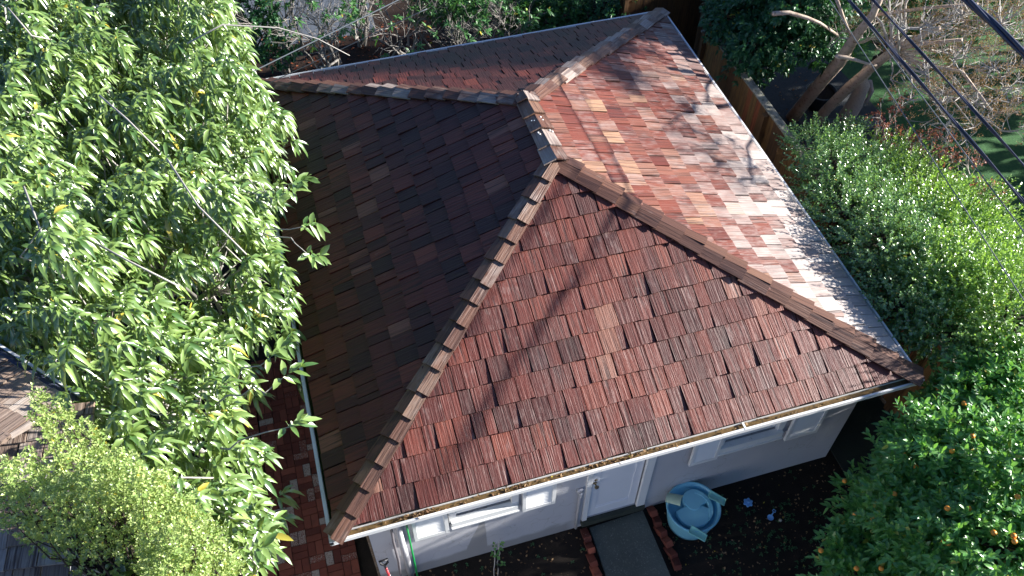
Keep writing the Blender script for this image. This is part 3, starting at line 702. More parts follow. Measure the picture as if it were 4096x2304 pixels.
def limbs(base, blobs, r0, mt, parent, twigs=None, twig_r=.006, seed=1, fork=.45, ntw=14, name='trunk', mtw=None):
    rd = random.Random(seed); b = MB(); base = Vector(base)
    cen = Vector(np.mean([c for c, r in blobs], 0)); f = base+(cen-base)*fork; f.z = base.z+(cen.z-base.z)*fork
    b.tube(wiggle(base, f, 5, .04, rd), [r0*(1-.06*i) for i in range(6)], 9)
    for c, r in blobs: b.tube(wiggle(f, c, 5, .07, rd), [r0*.6*(1-.14*i)+.006 for i in range(6)], 6)
    b.build(name, mt, parent, smooth=True)
    if twigs is not None:
        q = MB(); bl = np.array([c for c, r in blobs])
        idx = rng.choice(len(twigs), min(len(twigs), ntw*len(blobs)), replace=False)
        for i in idx:
            p_ = twigs[i]; c = bl[np.argmin(((bl-p_)**2).sum(1))]
            q.tube(wiggle(c, p_, 3, .1, rd), [twig_r*1.8, twig_r*1.4, twig_r, twig_r*.6], 4, cap=False)
        q.build('twigs', mtw or mt, parent, smooth=True)

# the big broad leaved tree on the left
Z0 = 4.3
poly = [(-3.7, 9.4), (-.1, 9.2), (.02, 7.5), (.2, 6.4), (.42, 5.6), (.22, 4.6), (.0, 3.95), (.34, 3.2), (.15, 2.3), (-.1, 2.6), (-.4, 2.1), (-.5, 1.36), (-.26, .7), (-.36, -.15), (-.7, -1.2), (-1.5, -1.6), (-1.6, .6), (-1.95, 1.05), (-2.6, 1.95), (-3.6, 2.6), (-4.3, 5)]
poly = [(a+(.03 if b > 4.9 else -.20), b) for a, b in poly]
bt = empty('broadleaf_tree', (-1.9, 4.2, 0), 'big tree with long drooping bright green leaves overhanging the left gutter', 'tree')
n = 9000; x = rng.uniform(-4.3, .6, n); y = rng.uniform(-1.6, 9.4, n); ok = inpoly(x, y, poly); x = x[ok]; y = y[ok]
edge = np.full(len(x), 9.)
for i in range(len(poly)):
    a = np.array(poly[i]); c = np.array(poly[(i+1) % len(poly)]); d = c-a; t = np.clip(((x-a[0])*d[0]+(y-a[1])*d[1])/(d@d), 0, 1)
    edge = np.minimum(edge, np.hypot(x-a[0]-t*d[0], y-a[1]-t*d[1]))
top = Z0-.75+1.2*vnoise(x, y, 1.15, 8)+.8*vnoise(x, y, 2.8, 9)-.9*np.clip(1-edge/.7, 0, 1)**1.5
dep = rng.random(len(x))**1.6*1.7
sel = rng.random(len(x)) < .78*(1-.35*(dep > .9))
x, y, z, edge = x[sel], y[sel], (top-dep)[sel], edge[sel]
P = np.stack([x, y, z], 1)
g_ = 1.0; D = np.stack([rng.normal(.45, .5, len(x)), rng.normal(-.45, .5, len(x)), np.full(len(x), .55)], 1)
S_ = sprigs(P, D, 10, .17, .215, .048, spread=.72, tipbias=.1)
leaf_mesh('foliage', *S_[:3], S_[3], S_[4], M_leafbig, bt, droop=.75, fold=.5)
# sprigs reaching over the roof
b = MB(); rd = random.Random(3); PP = []; DD = []
for (px, py, zz, fx, fy_, fz) in [(775, 640, 4.3, -.3, 3.4, 3.9), (765, 570, 4.4, -.3, 3.4, 3.9), (740, 460, 4.2, -.2, 4.2, 3.8), (720, 480, 4.1, -.2, 4.2, 3.8), (725, 1075, 4.2, -.7, .5, 3.9), (630, 1380, 4.2, -1.1, -.3, 3.8), (712, 950, 4.2, -.7, 1.0, 3.9), (640, 1330, 4.0, -.9, 0, 3.8), (690, 500, 4.2, -.3, 4.2, 3.8), (680, 900, 4.2, -.7, 1.2, 3.8)]:
    e_ = at(px, py, 2, zz); s_ = Vector((fx, fy_, fz)); b.tube(wiggle(s_, e_, 5, .06, rd), [.012, .01, .008, .007, .006, .004], 5)
    PP.append(e_-.04*nrm(np.array(e_)-np.array(s_))); DD.append(nrm(np.array(e_)-np.array(s_))+UP*.25)
for p_, d_v in zip(PP, DD):
    S_ = sprigs(np.array([p_]), np.array([d_v]), 11, .26, .17, .055, spread=.7); leaf_mesh('leaf_spray', *S_[:3], S_[3], S_[4], M_leafbig, bt, droop=.25, fold=.35)
# limbs
base = (-1.9, 4.2, 0); b.tube(wiggle(base, (-1.7, 4.0, 2.2), 5, .04, rd), [.2, .18, .17, .16, .15, .14], 10)
idx = rng.choice(len(P), 480, replace=False)
hub = [Vector((-2.6, 6.8, 3.0)), Vector((-1.0, 6.5, 3.1)), Vector((-1.6, 4.4, 3.2)), Vector((-.8, 3.2, 3.0)), Vector((-1.2, 1.5, 3.1)), Vector((-.7, .2, 3.0)), Vector((-2.9, 4.2, 3.0)), Vector((-.5, 4.9, 3.1)), Vector((-2.0, 2.6, 3.0))]
for h_ in hub: b.tube(wiggle((-1.7, 4.0, 2.2), h_, 6, .06, rd), [.1, .085, .075, .065, .055, .045, .035], 7)
for i in idx:
    p_ = Vector(P[i]); h_ = min(hub, key=lambda q_: (q_-p_).length); b.tube(wiggle(h_, p_, 4, .1, rd), [.016, .013, .010, .008, .005], 4, cap=False)
b.build('trunk', M_twig, bt, smooth=True)
# long bare shoots lying over the crown
b = MB()
for pts in ([(470, 110, 4.75), (560, 62, 4.85), (700, 70, 4.7), (800, 98, 4.5), (880, 140, 4.3)], [(420, 400, 4.9), (500, 520, 4.95), (620, 640, 4.8)], [(200, 590, 4.9), (330, 660, 4.9), (450, 720, 4.8)], [(250, 240, 5.0), (320, 300, 5.0), (400, 380, 4.9)], [(60, 470, 4.9), (110, 600, 4.9), (160, 700, 4.9)], [(20, 20, 5.0), (80, 90, 4.9), (130, 100, 4.7)]):
    b = MB(); b.tube([tuple(at(px, py, 2, zz)) for px, py, zz in pts], [.012-.0018*i for i in range(len(pts))], 6)
    b.build('bare_shoot', M_twig, bt, smooth=True)

# yellow green small leaved tree at the lower left
yp = [(110, 1000), (190, 1020), (230, 1060), (240, 1140), (330, 1150), (420, 1190), (470, 1250), (550, 1330), (585, 1390), (600, 1470), (600, 1700), (300, 1700), (290, 1449), (270, 1350), (130, 1335), (60, 1320), (-40, 1300), (-40, 1185), (70, 1165), (110, 1120), (80, 1060)]
yt = empty('small_leaved_tree', (-1.3, -1.0, 0), 'yellow green tree with tiny leaves in the lower left corner before the shake roof', 'tree')
pl = [tuple(at(px, py, 2, 4.9)[:2]) for px, py in yp]
n = 16000; x = rng.uniform(-2.5, -.2, n); y = rng.uniform(-2.2, .9, n); ok = inpoly(x, y, pl); x = x[ok]; y = y[ok]
edge = np.full(len(x), 9.)
for i in range(len(pl)):
    a = np.array(pl[i]); c = np.array(pl[(i+1) % len(pl)]); d = c-a; t = np.clip(((x-a[0])*d[0]+(y-a[1])*d[1])/(d@d), 0, 1)
    edge = np.minimum(edge, np.hypot(x-a[0]-t*d[0], y-a[1]-t*d[1]))
z = 4.5+.75*vnoise(x, y, 3.0, 21)+.4*vnoise(x, y, 7, 22)-.35*np.clip(1-edge/.25, 0, 1)-rng.random(len(x))**1.8*.9
P = np.stack([x, y, z], 1); sel = rng.random(len(x)) < .8; P = P[sel]
D = np.stack([rng.normal(.2, .45, len(P)), rng.normal(-.1, .45, len(P)), np.full(len(P), .8)], 1)
S_ = sprigs(P, D, 10, .10, .033, .018, spread=.65)
leaf_mesh('foliage', *S_[:3], S_[3], S_[4], M_leafyel, yt, droop=.1, fold=.4, small=True)
b = MB(); b.tube(wiggle((-1.3, -1.0, 0), (-1.3, -.8, 3.4), 6, .02, rd), [.09, .085, .08, .07, .06, .055, .05], 9)
for i in rng.choice(len(P), 260, replace=False):
    b.tube(wiggle((-1.3+.5*(P[i][0]+1.3), -.8+.5*(P[i][1]+.8), 3.7), P[i], 4, .06, rd), [.014, .011, .008, .005, .003], 4, cap=False)
for q_ in ((-1.8, 0, 3.8), (-.9, -1.1, 3.8), (-1.4, -.5, 3.9), (-2.0, -.6, 3.8)): b.tube(wiggle((-1.3, -.8, 3.2), q_, 4, .05, rd), [.05, .04, .03, .025, .02], 6)
b.build('trunk', M_barkd, yt, smooth=True)

def shrubtree(name, base, blobs, dens, nleaf, ln, lL, lW, mleaf, mbark, label, cat='tree', droop=.15, fold=.3, spread=.6, r0=.08, small=True, group=None, seed=1, updir=0, ntw=10, tb=0., shell=.55):
    e = empty(name, tuple(base), label, cat, group)
    P, D = blob_pts(blobs, dens, shell); D = D+UP*.35+rng.normal(0, .25, D.shape)
    S_ = sprigs(P, D, nleaf, ln, lL, lW, spread=spread, tipbias=tb)
    leaf_mesh('foliage', *S_[:3], S_[3], S_[4], mleaf, e, droop=droop, fold=fold, small=small)
    limbs(base, blobs, r0, mbark, e, P, seed=seed, ntw=ntw); return e, P
BL = lambda lst: [(tuple(at(px, py, 2, z)), r) for px, py, z, r in lst]
# orange trees
ob1 = BL([(2209, 1320, 1.7, .50), (2189, 1400, 1.6, .46), (2264, 1430, 1.7, .5), (2234, 1250, 1.5, .36), (2174, 1480, 1.6, .5)])
e, P = shrubtree('orange_tree', (5.6, -1.5, 0), ob1, 100, 9, .13, .105, .036, M_leafcit, M_barkd, 'smaller rounded orange tree lobe nearest the soil bed at the lower right', small=False, droop=.22, group='orange trees', shell=.3, seed=4)
ob2 = BL([(2330, 1300, 2.20, 0.62), (2300, 1120, 2.00, 0.42), (2290, 1195, 2.10, 0.42), (2430, 1170, 2.40, 0.72), (2390, 1400, 2.30, 0.70), (2500, 1380, 2.60, 0.75), (2570, 1060, 2.30, 0.70), (2470, 1000, 2.30, 0.50), (2580, 1240, 2.70, 0.70), (2395, 1030, 1.90, 0.40), (2550, 930, 2.30, 0.45)])+[((6.9, -2.4, 2.1), .7), ((7.8, -2.7, 2.3), .75), ((8.4, -2.0, 2.5), .7)]  # last lobes added, mostly out of view, to shade the front wall
e2, P2 = shrubtree('orange_tree', (7.0, -1.2, 0), ob2, 95, 9, .13, .105, .036, M_leafcit, M_barkd, 'large orange tree full of ripe fruit filling the lower right corner', small=False, droop=.22, group='orange trees', shell=.3, seed=5)
def fruit(lst, parent, name='orange', mt=None, r=.029):
    for (px, py, z) in lst:
        p_ = at(px, py, 2, z); q = MB(); n_ = 12
        q.lathe([(r*math.sin(math.pi*i/8)+1e-4, -r*.96*math.cos(math.pi*i/8)) for i in range(9)], tuple(p_), 14)
        q.build(name, mt or M_orange, parent, smooth=True)
fruit([(2152, 1294, 2.25), (2197, 1305, 2.2), (2125, 1210, 1.9), (2065, 1385, 1.9), (2155, 1430, 2.2), (2217, 1430, 2.2)], e)
fruit([(2388, 1036, 2.4), (2446, 1097, 3.00), (2383, 1279, 3.00), (2437, 1280, 2.95), (2476, 1308, 3.00), (2460, 1300, 2.95), (2375, 1362, 2.90), (2385, 1367, 2.90), (2440, 1391, 2.95), (2300, 1134, 2.45), (2280, 1143, 2.4), (2305, 1175, 2.55), (2560, 1250, 3.20), (2550, 1348, 3.20), (2552, 1362, 3.20), (2553, 1208, 3.20), (2425, 1015, 2.7), (2360, 997, 2.3), (2360, 978, 2.2), (2310, 1015, 2.2), (2280, 1045, 2.2), (2395, 1135, 2.90), (2250, 1243, 2.6), (2500, 1340, 3.10)], e2)
# glossy small leaved shrub row beyond the fence
gb = BL([(2045, 375, 1.85, 0.34), (2100, 430, 2.15, 0.48), (2185, 440, 1.95, 0.42), (2130, 540, 2.25, 0.46), (2220, 520, 2.15, 0.42), (2225, 610, 2.45, 0.55), (2300, 640, 2.25, 0.50), (2330, 720, 2.35, 0.50), (2270, 770, 2.25, 0.48), (2390, 840, 2.25, 0.48), (2130, 345, 1.65, 0.26), (2200, 690, 2.05, 0.40), (2060, 470, 1.85, 0.32), (2330, 830, 1.95, 0.40), (2500, 900, 2.25, 0.45)])
e, P = shrubtree('glossy_shrub', (8.9, 2.4, 0), gb, 120, 15, .26, .046, .030, M_leafshr, M_barkd, 'dark shrub with small glossy leaves growing over the wooden fence on the right', 'shrub', fold=.3, spread=.6, r0=.07, seed=8, ntw=26)
gb2 = BL([(2290, 470, 1.90, 0.45), (2240, 400, 1.50, 0.30), (2330, 540, 2.10, 0.50), (2400, 610, 2.20, 0.50), (2380, 700, 2.40, 0.55), (2450, 760, 2.40, 0.60), (2460, 540, 1.90, 0.35), (2530, 800, 2.50, 0.60), (2440, 640, 2.00, 0.50), (2530, 700, 2.20, 0.40)])
e, P = shrubtree('feathery_shrub', (9.4, 2.0, 0), gb2, 105, 18, .34, .046, .028, M_leafshr2, M_barkd, 'yellow green shrub with long feathery shoots reaching toward the lawn', 'shrub', fold=.3, spread=.5, r0=.06, seed=9, ntw=22)
rd = random.Random(9)
for i in range(34):
    px = rd.uniform(2400, 2575); py = rd.uniform(480, 800) if px > 2450 else rd.uniform(470, 600)
    s_ = np.array(at(px-95, py+45, 2, 2.5)); e_ = np.array(at(px, py-rd.uniform(10, 50), 2, 2.9)); b = MB(); b.tube([tuple(s_), tuple(e_)], [.006, .003], 4)
    if i < 12: sh_ = b.build('shoot', M_barkd, e)
    PP = np.array([s_+(e_-s_)*(k_/5) for k_ in range(5)]); DD = np.tile([e_-s_], (5, 1))
    S_ = sprigs(PP, DD, 12, .14, .040, .026, spread=.6); leaf_mesh('shoot_leaves', *S_[:3], S_[3], S_[4], M_leafshr2, e, small=True, droop=.1)
# dark citrus tree behind the fence
db = BL([(1850, 60, 2.0, .55), (1930, 40, 2.3, .6), (1900, 120, 2.1, .5), (1980, 100, 2.2, .5), (2040, 40, 2.4, .6), (1860, -40, 2.2, .6), (1960, -60, 2.4, .7), (2060, -50, 2.4, .7), (1880, 165, 1.7, .34), (2060, 110, 2.0, .4), (2010, -10, 3.0, .5), (2080, -40, 3.1, .5), (1930, -60, 2.9, .5)])+[((9.7, 7.2, 3.8), .75), ((9.6, 7.9, 4.2), .85), ((9.1, 7.6, 3.7), .65), ((10.2, 7.6, 4.6), .75), ((9.9, 6.7, 4.4), .65), ((10.2, 6.9, 5.1), .6)]  # last lobes sit above the view, added to shade the rear slope
e, P = shrubtree('citrus_tree', (9.55, 8.31, 0), db, 75, 10, .13, .11, .045, M_leafdark, M_barkd, 'dark blue green citrus tree behind the rear end of the right fence', small=False, droop=.3, r0=.11, seed=12)
fruit([(1944, 69, 2.5)], e)
# more greenery filling the top right behind
db2 = BL([(2200, 20, 1.5, .55), (2330, 40, 1.4, .6), (2140, 90, 1.2, .4), (2250, -30, 1.6, .7), (2440, 10, 1.4, .6), (2380, 100, 1.2, .5)])
shrubtree('garden_shrub', (12.2, 8.2, 0), db2, 60, 9, .12, .08, .035, M_leafcit, M_barkd, 'green leafy shrub seen through the bare twigs at the top right', 'shrub', small=False, r0=.05, seed=14)

# crape myrtle: pale trunks, bare twigs and brown seed heads
cm = empty('crape_myrtle', (10.25, 7.3, 0), 'bare pale barked tree with fine grey twigs and brown seed heads at the upper right', 'tree')
b = MB(); tw = MB(); rd = random.Random(21)
A1 = [at(1990, 300, 2, 0), at(2020, 262, 2, .55), at(2066, 206, 2, 1.3), at(2112, 155, 2, 2.0), at(2150, 95, 2, 2.7), at(2195, 38, 2, 3.3), at(2225, -30, 2, 3.8)]
A2 = [at(2035, 330, 2, 0), at(2080, 275, 2, .7), at(2135, 220, 2, 1.4), at(2190, 172, 2, 2.0), at(2243, 130, 2, 2.6), at(2300, 100, 2, 3.1), at(2362, 70, 2, 3.6)]
A3 = [A1[3], at(2150, 190, 2, 2.2), at(2105, 185, 2, 2.6)]
b.tube([tuple(q_) for q_ in A1], [.13, .12, .115, .11, .08, .06, .05], 10); b.tube([tuple(q_) for q_ in A2], [.11, .10, .095, .085, .07, .05, .035], 10)
for pts, r0 in (([(1945, 34, 3.2), (1985, 32, 3.15), (2030, 45, 3.1), (2062, 58, 3.0), (2110, 90, 2.7)], .04), ([(2105, 142, 2.9), (2130, 145, 2.8), (2150, 150, 2.8), (2180, 160, 2.7), (2205, 165, 2.6)], .035), ([(2105, 0, 3.3), (2120, 40, 3.0), (2140, 90, 2.7)], .03), ([(2250, 125, 2.7), (2330, 110, 3.2), (2420, 100, 3.5)], .035), ([(2243, 130, 2.7), (2330, 165, 3.1), (2420, 180, 3.5), (2480, 260, 3.7)], .03), ([(2195, 38, 3.2), (2330, 20, 3.6), (2460, 10, 3.9)], .03)):
    b.tube([tuple(at(px, py, 2, zz)) for px, py, zz in pts], [r0*(1-.12*i) for i in range(len(pts))], 8)
b.build('trunk', M_barkr, cm, smooth=True)
tips = []
def grow(p_, d, L_, r, lev):
    d = d.normalized(); e_ = p_+d*L_+Vector((rd.gauss(0, .1), rd.gauss(0, .1), rd.gauss(0, .1)))*L_
    mid = (p_+e_)/2+Vector((rd.gauss(0, .06), rd.gauss(0, .06), rd.gauss(0, .06)))*L_
    tw.tube([p_, mid, e_], [r, r*.8, r*.6], 4 if lev else 3, cap=False)
    if lev == 0: tips.append((e_, d)); return
    for k_ in range(3 if lev > 1 else 4): grow(e_ if k_ else mid, d+Vector((rd.gauss(0, .55), rd.gauss(0, .55), rd.gauss(.1, .45))), L_*rd.uniform(.55, .8), r*.6, lev-1)
lim = [(2480, 40, 3.6), (2540, 110, 3.6), (2330, 60, 3.3), (2420, 180, 3.3), (2520, 200, 3.5), (2300, 170, 3.0), (2380, 240, 3.1), (2460, 90, 3.6), (2250, 90, 3.0), (2400, 20, 3.5), (2560, 20, 3.8), (2340, 250, 2.9), (2480, 270, 3.2), (2150, 110, 2.8), (2080, 120, 2.7), (2200, 60, 3.1), (2400, 130, 3.4), (2560, 260, 3.4), (2350, 120, 3.2), (2450, 320, 2.9), (2380, 300, 2.8), (2520, 330, 3.0), (2120, 60, 3.0), (2240, 200, 2.7)]
for (px, py, zz) in lim:
    p_ = Vector(at(px, py, 2, zz-.5)); st = Vector(A2[4] if px > 2230 else A1[4]); tw.tube(wiggle(st, p_, 4, .08, rd), [.02, .017, .014, .012, .010], 5, cap=False)
    for k_ in range(3): grow(p_, Vector((rd.gauss(.2, .6), rd.gauss(-.1, .6), .5)), .30, .011, 3)
TP = np.array([t_[0] for t_ in tips if t_[0].x > 9.2+rd.random()*1.2]); TD = np.array([t_[1] for t_ in tips if True])[:len(TP)]
print('crape tips', len(TP))
cb = BL([(2330, 60, 3.8, 0.45), (2420, 40, 4.0, 0.54), (2520, 60, 4.2, 0.54), (2400, 150, 3.8, 0.50), (2500, 170, 4.0, 0.50), (2330, 180, 3.5, 0.38), (2370, 260, 3.4, 0.38), (2450, 260, 3.6, 0.45), (2540, 220, 3.9, 0.41), (2430, 350, 3.2, 0.25), (2290, 250, 3.3, 0.27), (2380, 320, 3.3, 0.25), (2580, 120, 4.2, 0.45), (2270, 60, 3.7, 0.32)])
cb += [((10.2, 5.0, 4.7), .6), ((9.8, 5.9, 4.5), .7), ((9.9, 6.9, 4.5), .75), ((9.9, 7.8, 4.3), .7), ((10.6, 6.3, 5.3), .7), ((10.6, 7.3, 5.2), .7), ((11.2, 5.4, 5.4), .6)]  # unseen crown lobes added to shade the rear slope and roof corner
for q_ in ((9.3, 4.4, 4.0), (9.6, 5.4, 4.3), (9.5, 6.8, 4.2), (10.4, 5.8, 5.2), (10.4, 7.2, 5.3), (9.7, 6.2, 4.7)):
    tw.tube(wiggle(A2[4], q_, 6, .07, rd), [.024, .022, .02, .018, .016, .014, .01], 6)
    for k_ in range(3): grow(Vector(q_), Vector((rd.gauss(0, .6), rd.gauss(0, .6), .4)), .30, .012, 3)
P_, D_c = blob_pts(cb, 52, .3); Pq, Dq = blob_pts(cb[-7:], 260, .2); P_ = np.concatenate([P_, Pq]); D_c = np.concatenate([D_c, Dq]); TP = np.concatenate([TP, P_]); TD = np.concatenate([TD, D_c])  # the added unseen lobes are packed denser to deepen their shade
rdc = random.Random(77); cbc = np.array([c for c, r_ in cb])
for p_ in P_[rng.choice(len(P_), 2200, replace=False)]:
    c_ = cbc[np.argmin(((cbc-p_)**2).sum(1))]; tw.tube(wiggle(c_, p_, 3, .12, rdc), [.007, .006, .005, .004], 3, cap=False)
tw.build('twigs', M_twig, cm)
S_ = sprigs(TP, TD+UP*.3, 6, .14, .022, .013, spread=.6); leaf_mesh('seed_heads', *S_[:3], S_[3], S_[4], M_leafbrn, cm, small=True, droop=.1, fold=.6)

# reddish twiggy shrub
rs = empty('red_twig_shrub', (10.2, 3.6, 0), 'small bare shrub with pale twigs and a few dark red leaves beside the lawn', 'shrub')
tw = MB(); tips = []; rd = random.Random(31)
for (px, py, zz) in [(2230, 320, 1.9), (2250, 290, 2.0), (2200, 350, 1.8), (2330, 400, 2.1), (2370, 390, 2.2), (2400, 420, 2.2), (2290, 380, 2.0), (2440, 440, 2.2), (2340, 440, 2.1), (2470, 520, 2.3), (2220, 380, 1.9)]:
    p_ = Vector(at(px, py, 2, zz)); tw.tube(wiggle((10.2, 3.6, 0), p_, 5, .06, rd), [.018, .016, .013, .011, .009, .008], 5)
    for k_ in range(3): grow(p_, Vector((rd.gauss(.1, .5), rd.gauss(.3, .5), .8)), .19, .009, 2)
tw.build('twigs', M_twig, rs)
TP = np.array([t_[0] for t_ in tips]); TD = np.array([t_[1] for t_ in tips])
S_ = sprigs(TP, TD, 4, .05, .04, .024, spread=.6); leaf_mesh('foliage', *S_[:3], S_[3], S_[4], M_leafred, rs, small=True)

# bare shrubs behind the building
def bareshrub(x, y, h, label, seed, nst=9, leaves=5, mleaf=None, lean=(0, -.2)):
    global tw, tips, rd
    e = empty('bare_shrub', (x, y, 0), label, 'shrub', 'half bare grey stemmed shrubs behind the building'); tw = MB(); tips = []; rd = random.Random(seed)
    for i in range(nst):
        a = rd.uniform(0, 6.28); r = rd.uniform(.15, .7)
        t_ = Vector((x+r*math.cos(a)+lean[0]*h, y+r*math.sin(a)+lean[1]*h*.5, h*rd.uniform(.45, .75)))
        r_ = rd.uniform(.018, .042); tw.tube(wiggle((x+rd.gauss(0, .07), y+rd.gauss(0, .07), 0), t_, 6, .06, rd), [r_*(1-.09*k_) for k_ in range(7)], 6)
        for k_ in range(3): grow(t_, Vector((rd.gauss(0, .5)+math.cos(a)*.3, rd.gauss(0, .5)+math.sin(a)*.3, .6)), h*.16, .010, 2)
    tw.build('stems', M_stem, e)
    if leaves and tips:
        sel = [t_ for t_ in tips if rd.random() < leaves/10]
        if sel:
            TP = np.array([t_[0] for t_ in sel]); TD = np.array([t_[1] for t_ in sel])
            S_ = sprigs(TP, TD+UP*.3, 8, .05, .13, .04, spread=.8, tipbias=.3); leaf_mesh('foliage', *S_[:3], S_[3], S_[4], mleaf or M_leafmid, e, droop=.35)
bareshrub(1.5, 10.4, 2.6, 'tall grey stemmed shrub with cut stumps nearest the big green tree', 41, 11, 1.5)
bareshrub(2.9, 10.5, 2.4, 'second grey stemmed shrub from the left behind the rear gutter', 42, 10, 1)
bareshrub(3.9, 10.3, 1.9, 'low tangled grey shrub over the rust red leaves in the middle of the rear bed', 43, 12, .6)
bareshrub(5.0, 10.4, 1.9, 'right hand tangled grey shrub beside the lime bush', 44, 12, 1)
bareshrub(.6, 11.4, 2.6, 'far grey stemmed shrub standing against the paved area', 45, 9, 2.5)
bareshrub(2.2, 11.9, 2.9, 'tall far shrub leaning over the paved area with leafy tips', 46, 9, 3)
shrubtree('leafy_shrub', (4.3, 11.2, 0), BL([(1080, 10, 1.6, .35), (1150, 40, 1.3, .35), (1180, 0, 1.6, .35), (1120, -40, 1.8, .5)]), 60, 9, .1, .1, .035, M_leafmid, M_barkd, 'narrow leaved green shrub at the top between the bare shrubs', 'shrub', small=False, droop=.3, r0=.04, seed=15)
e, P = shrubtree('lime_bush', (6.2, 10.6, 0), BL([(1330, 40, 1.0, .4), (1380, 60, .9, .35), (1290, 30, 1.1, .4), (1430, 40, 1.0, .35)]), 60, 9, .12, .10, .05, M_leafmid, M_barkd, 'bright green lime bush with round green fruit behind the rear gutter', 'bush', small=False, droop=.2, r0=.03, seed=16)
fruit([(1323, 24, 1.5), (1395, 69, 1.35), (1431, 68, 1.35), (1335, -5, 1.5)], e, 'lime', M_lime, .03)
shrubtree('dark_hedge', (7.0, 11.4, 0), BL([(1500, 20, 1.0, .5), (1560, 10, 1.0, .5), (1440, -20, 1.3, .6), (1600, -10, 1.0, .5), (1530, 0, 1.3, .5), (1590, 0, 1.2, .45), (1390, -20, 1.2, .5)]), 70, 9, .1, .07, .03, M_leafdark, M_barkd, 'very dark green hedge in shade behind the rear right corner of the roof', 'hedge', r0=.05, seed=17, small=False)
shrubtree('left_rear_shrub', (-.2, 11.6, 0), BL([(640, 30, 1.6, .5), (660, 90, 1.2, .4), (700, 140, .8, .35), (600, 10, 1.8, .6)]), 60, 9, .1, .09, .04, M_leafdark, M_barkd, 'dark green shrub between the big tree and the bare shrubs', 'shrub', small=False, r0=.04, seed=18).__class__

# young plant stalk in the bed
e = empty('young_plant', (1.86, .12, 0), 'thin leafy plant with two pale stalks growing in the bed before the wall', 'plant')
b = MB(); s1_ = at(1252, 1370, 2, .75); b.tube(wiggle(at(1243, 1449, 2, .1), at(1246, 1365, 2, .7), 5, .02, rd), .007, 5); b.tube(wiggle(at(1252, 1449, 2, .1), at(1256, 1362, 2, .72), 5, .02, rd), .007, 5); b.build('stalk', M_twig, e, smooth=True)
PP = np.array([at(px, py, 2, zz) for px, py, zz in ((1244, 1375, .62), (1258, 1385, .55), (1250, 1400, .45), (1262, 1370, .6), (1240, 1395, .4), (1265, 1420, .2))])
S_ = sprigs(PP, np.tile([[0, 0, 1.]], (6, 1)), 5, .05, .05, .035, spread=.9); leaf_mesh('foliage', *S_[:3], S_[3], S_[4], M_leafcit, e, small=True)

# ------------------------------------------------------------ things beyond the fence
for i, (px, py, sx, sy, lb) in enumerate([(1822, 92, .28, .2, 'pale flat stepping stone nearest the dark citrus tree'), (1800, 108, .3, .2, 'pale flat stepping stone against the fence, left of the other two'), (1835, 165, .22, .2, 'pale flat stepping stone lowest beside the fence cap')]):
    p_ = at(px, py, 2, .1); q = MB(); q.local = True; rr = random.Random(i+50)
    q.prism([(sx*math.cos(t)*rr.uniform(.75, 1.1), sy*math.sin(t)*rr.uniform(.75, 1.1)) for t in np.linspace(0, 6.28, 9)[:-1]], -.05, .05)
    o = q.build('stepping_stone', M_stone, None, bevel=.015); o.location = (p_[0], p_[1], .08); tag(o, lb, 'stone', 'pale stepping stones')
# stone statue on a slab, pots
sb = at(2150, 312, 2, .1)
e = empty('stone_statue', (sb[0], sb[1], .1), 'carved grey pink stone figure standing behind the trunks beside the lawn', 'statue')
b = MB(); q0 = [(2120, 312, .12, .12), (2132, 290, .35, .16), (2150, 262, .6, .15), (2162, 235, .85, .13), (2172, 215, 1.05, .12), (2170, 198, 1.2, .085), (2178, 185, 1.3, .10), (2182, 172, 1.42, .09), (2184, 168, 1.5, .02)]
b.tube([tuple(at(a_, b_, 2, c_)) for a_, b_, c_, r_ in q0], [r_ for *_, r_ in q0], 14); b.build('figure', M_statue, e, smooth=True)
b = MB(); b.tube([tuple(at(2186, 205, 2, 1.0)), tuple(at(2192, 230, 2, .8)), tuple(at(2178, 262, 2, .6))], [.06, .05, .045], 10); b.build('arm', M_statue, e, smooth=True)
sl_ = at(2150, 308, 2, .15); b = MB(); b.local = True; b.box(-.5, .5, -.16, .16, 0, .12); o = b.build('stone_slab', M_pave, None, bevel=.01); o.location = (sl_[0], sl_[1], .03); o.rotation_euler = (0, 0, math.radians(-12)); tag(o, 'pale grey concrete slab under the small terracotta pot', 'slab')
tp = at(2132, 302, 2, .2); b = MB(); b.local = True; b.lathe([(0, 0), (.05, 0), (.07, .09), (.078, .09), (.078, .11), (.062, .11), (.055, .03), (0, .03)], (0, 0, 0), 20); o = b.build('flower_pot', M_terra, None, smooth=True); o.location = (tp[0], tp[1], .152); tag(o, 'small terracotta pot standing on the concrete slab', 'pot')
tp = at(2063, 240, 2, .3); e = empty('plant_pot', (tp[0], tp[1], .05), 'dark round plant pot with brown soil between the two pale trunks', 'pot')
b = MB(); b.lathe([(0, .05), (.22, .05), (.3, .4), (.31, .42), (.28, .42), (.27, .36)], (tp[0], tp[1], 0), 28); b.build('pot', M_pot, e, smooth=True)
b = MB(); b.lathe([(0, .38), (.27, .36)], (tp[0], tp[1], 0), 28); b.build('soil', M_soil2, e)
for i, (px, py, sx, sy, lb) in enumerate([(2545, 625, .5, .3, 'upper grey paving slab at the edge of the lawn on the far right'), (2540, 680, .45, .3, 'lower grey paving slab at the edge of the lawn on the far right')]):
    p_ = at(px, py, 2, .1); b = MB(); b.local = True; b.box(-sx, sx, -sy, sy, 0, .06); o = b.build('paving_slab', M_pave, None, bevel=.012); o.location = (p_[0], p_[1], .05); o.rotation_euler = (0, 0, math.radians(-25)); tag(o, lb, 'slab', 'grey slabs at the lawn edge')

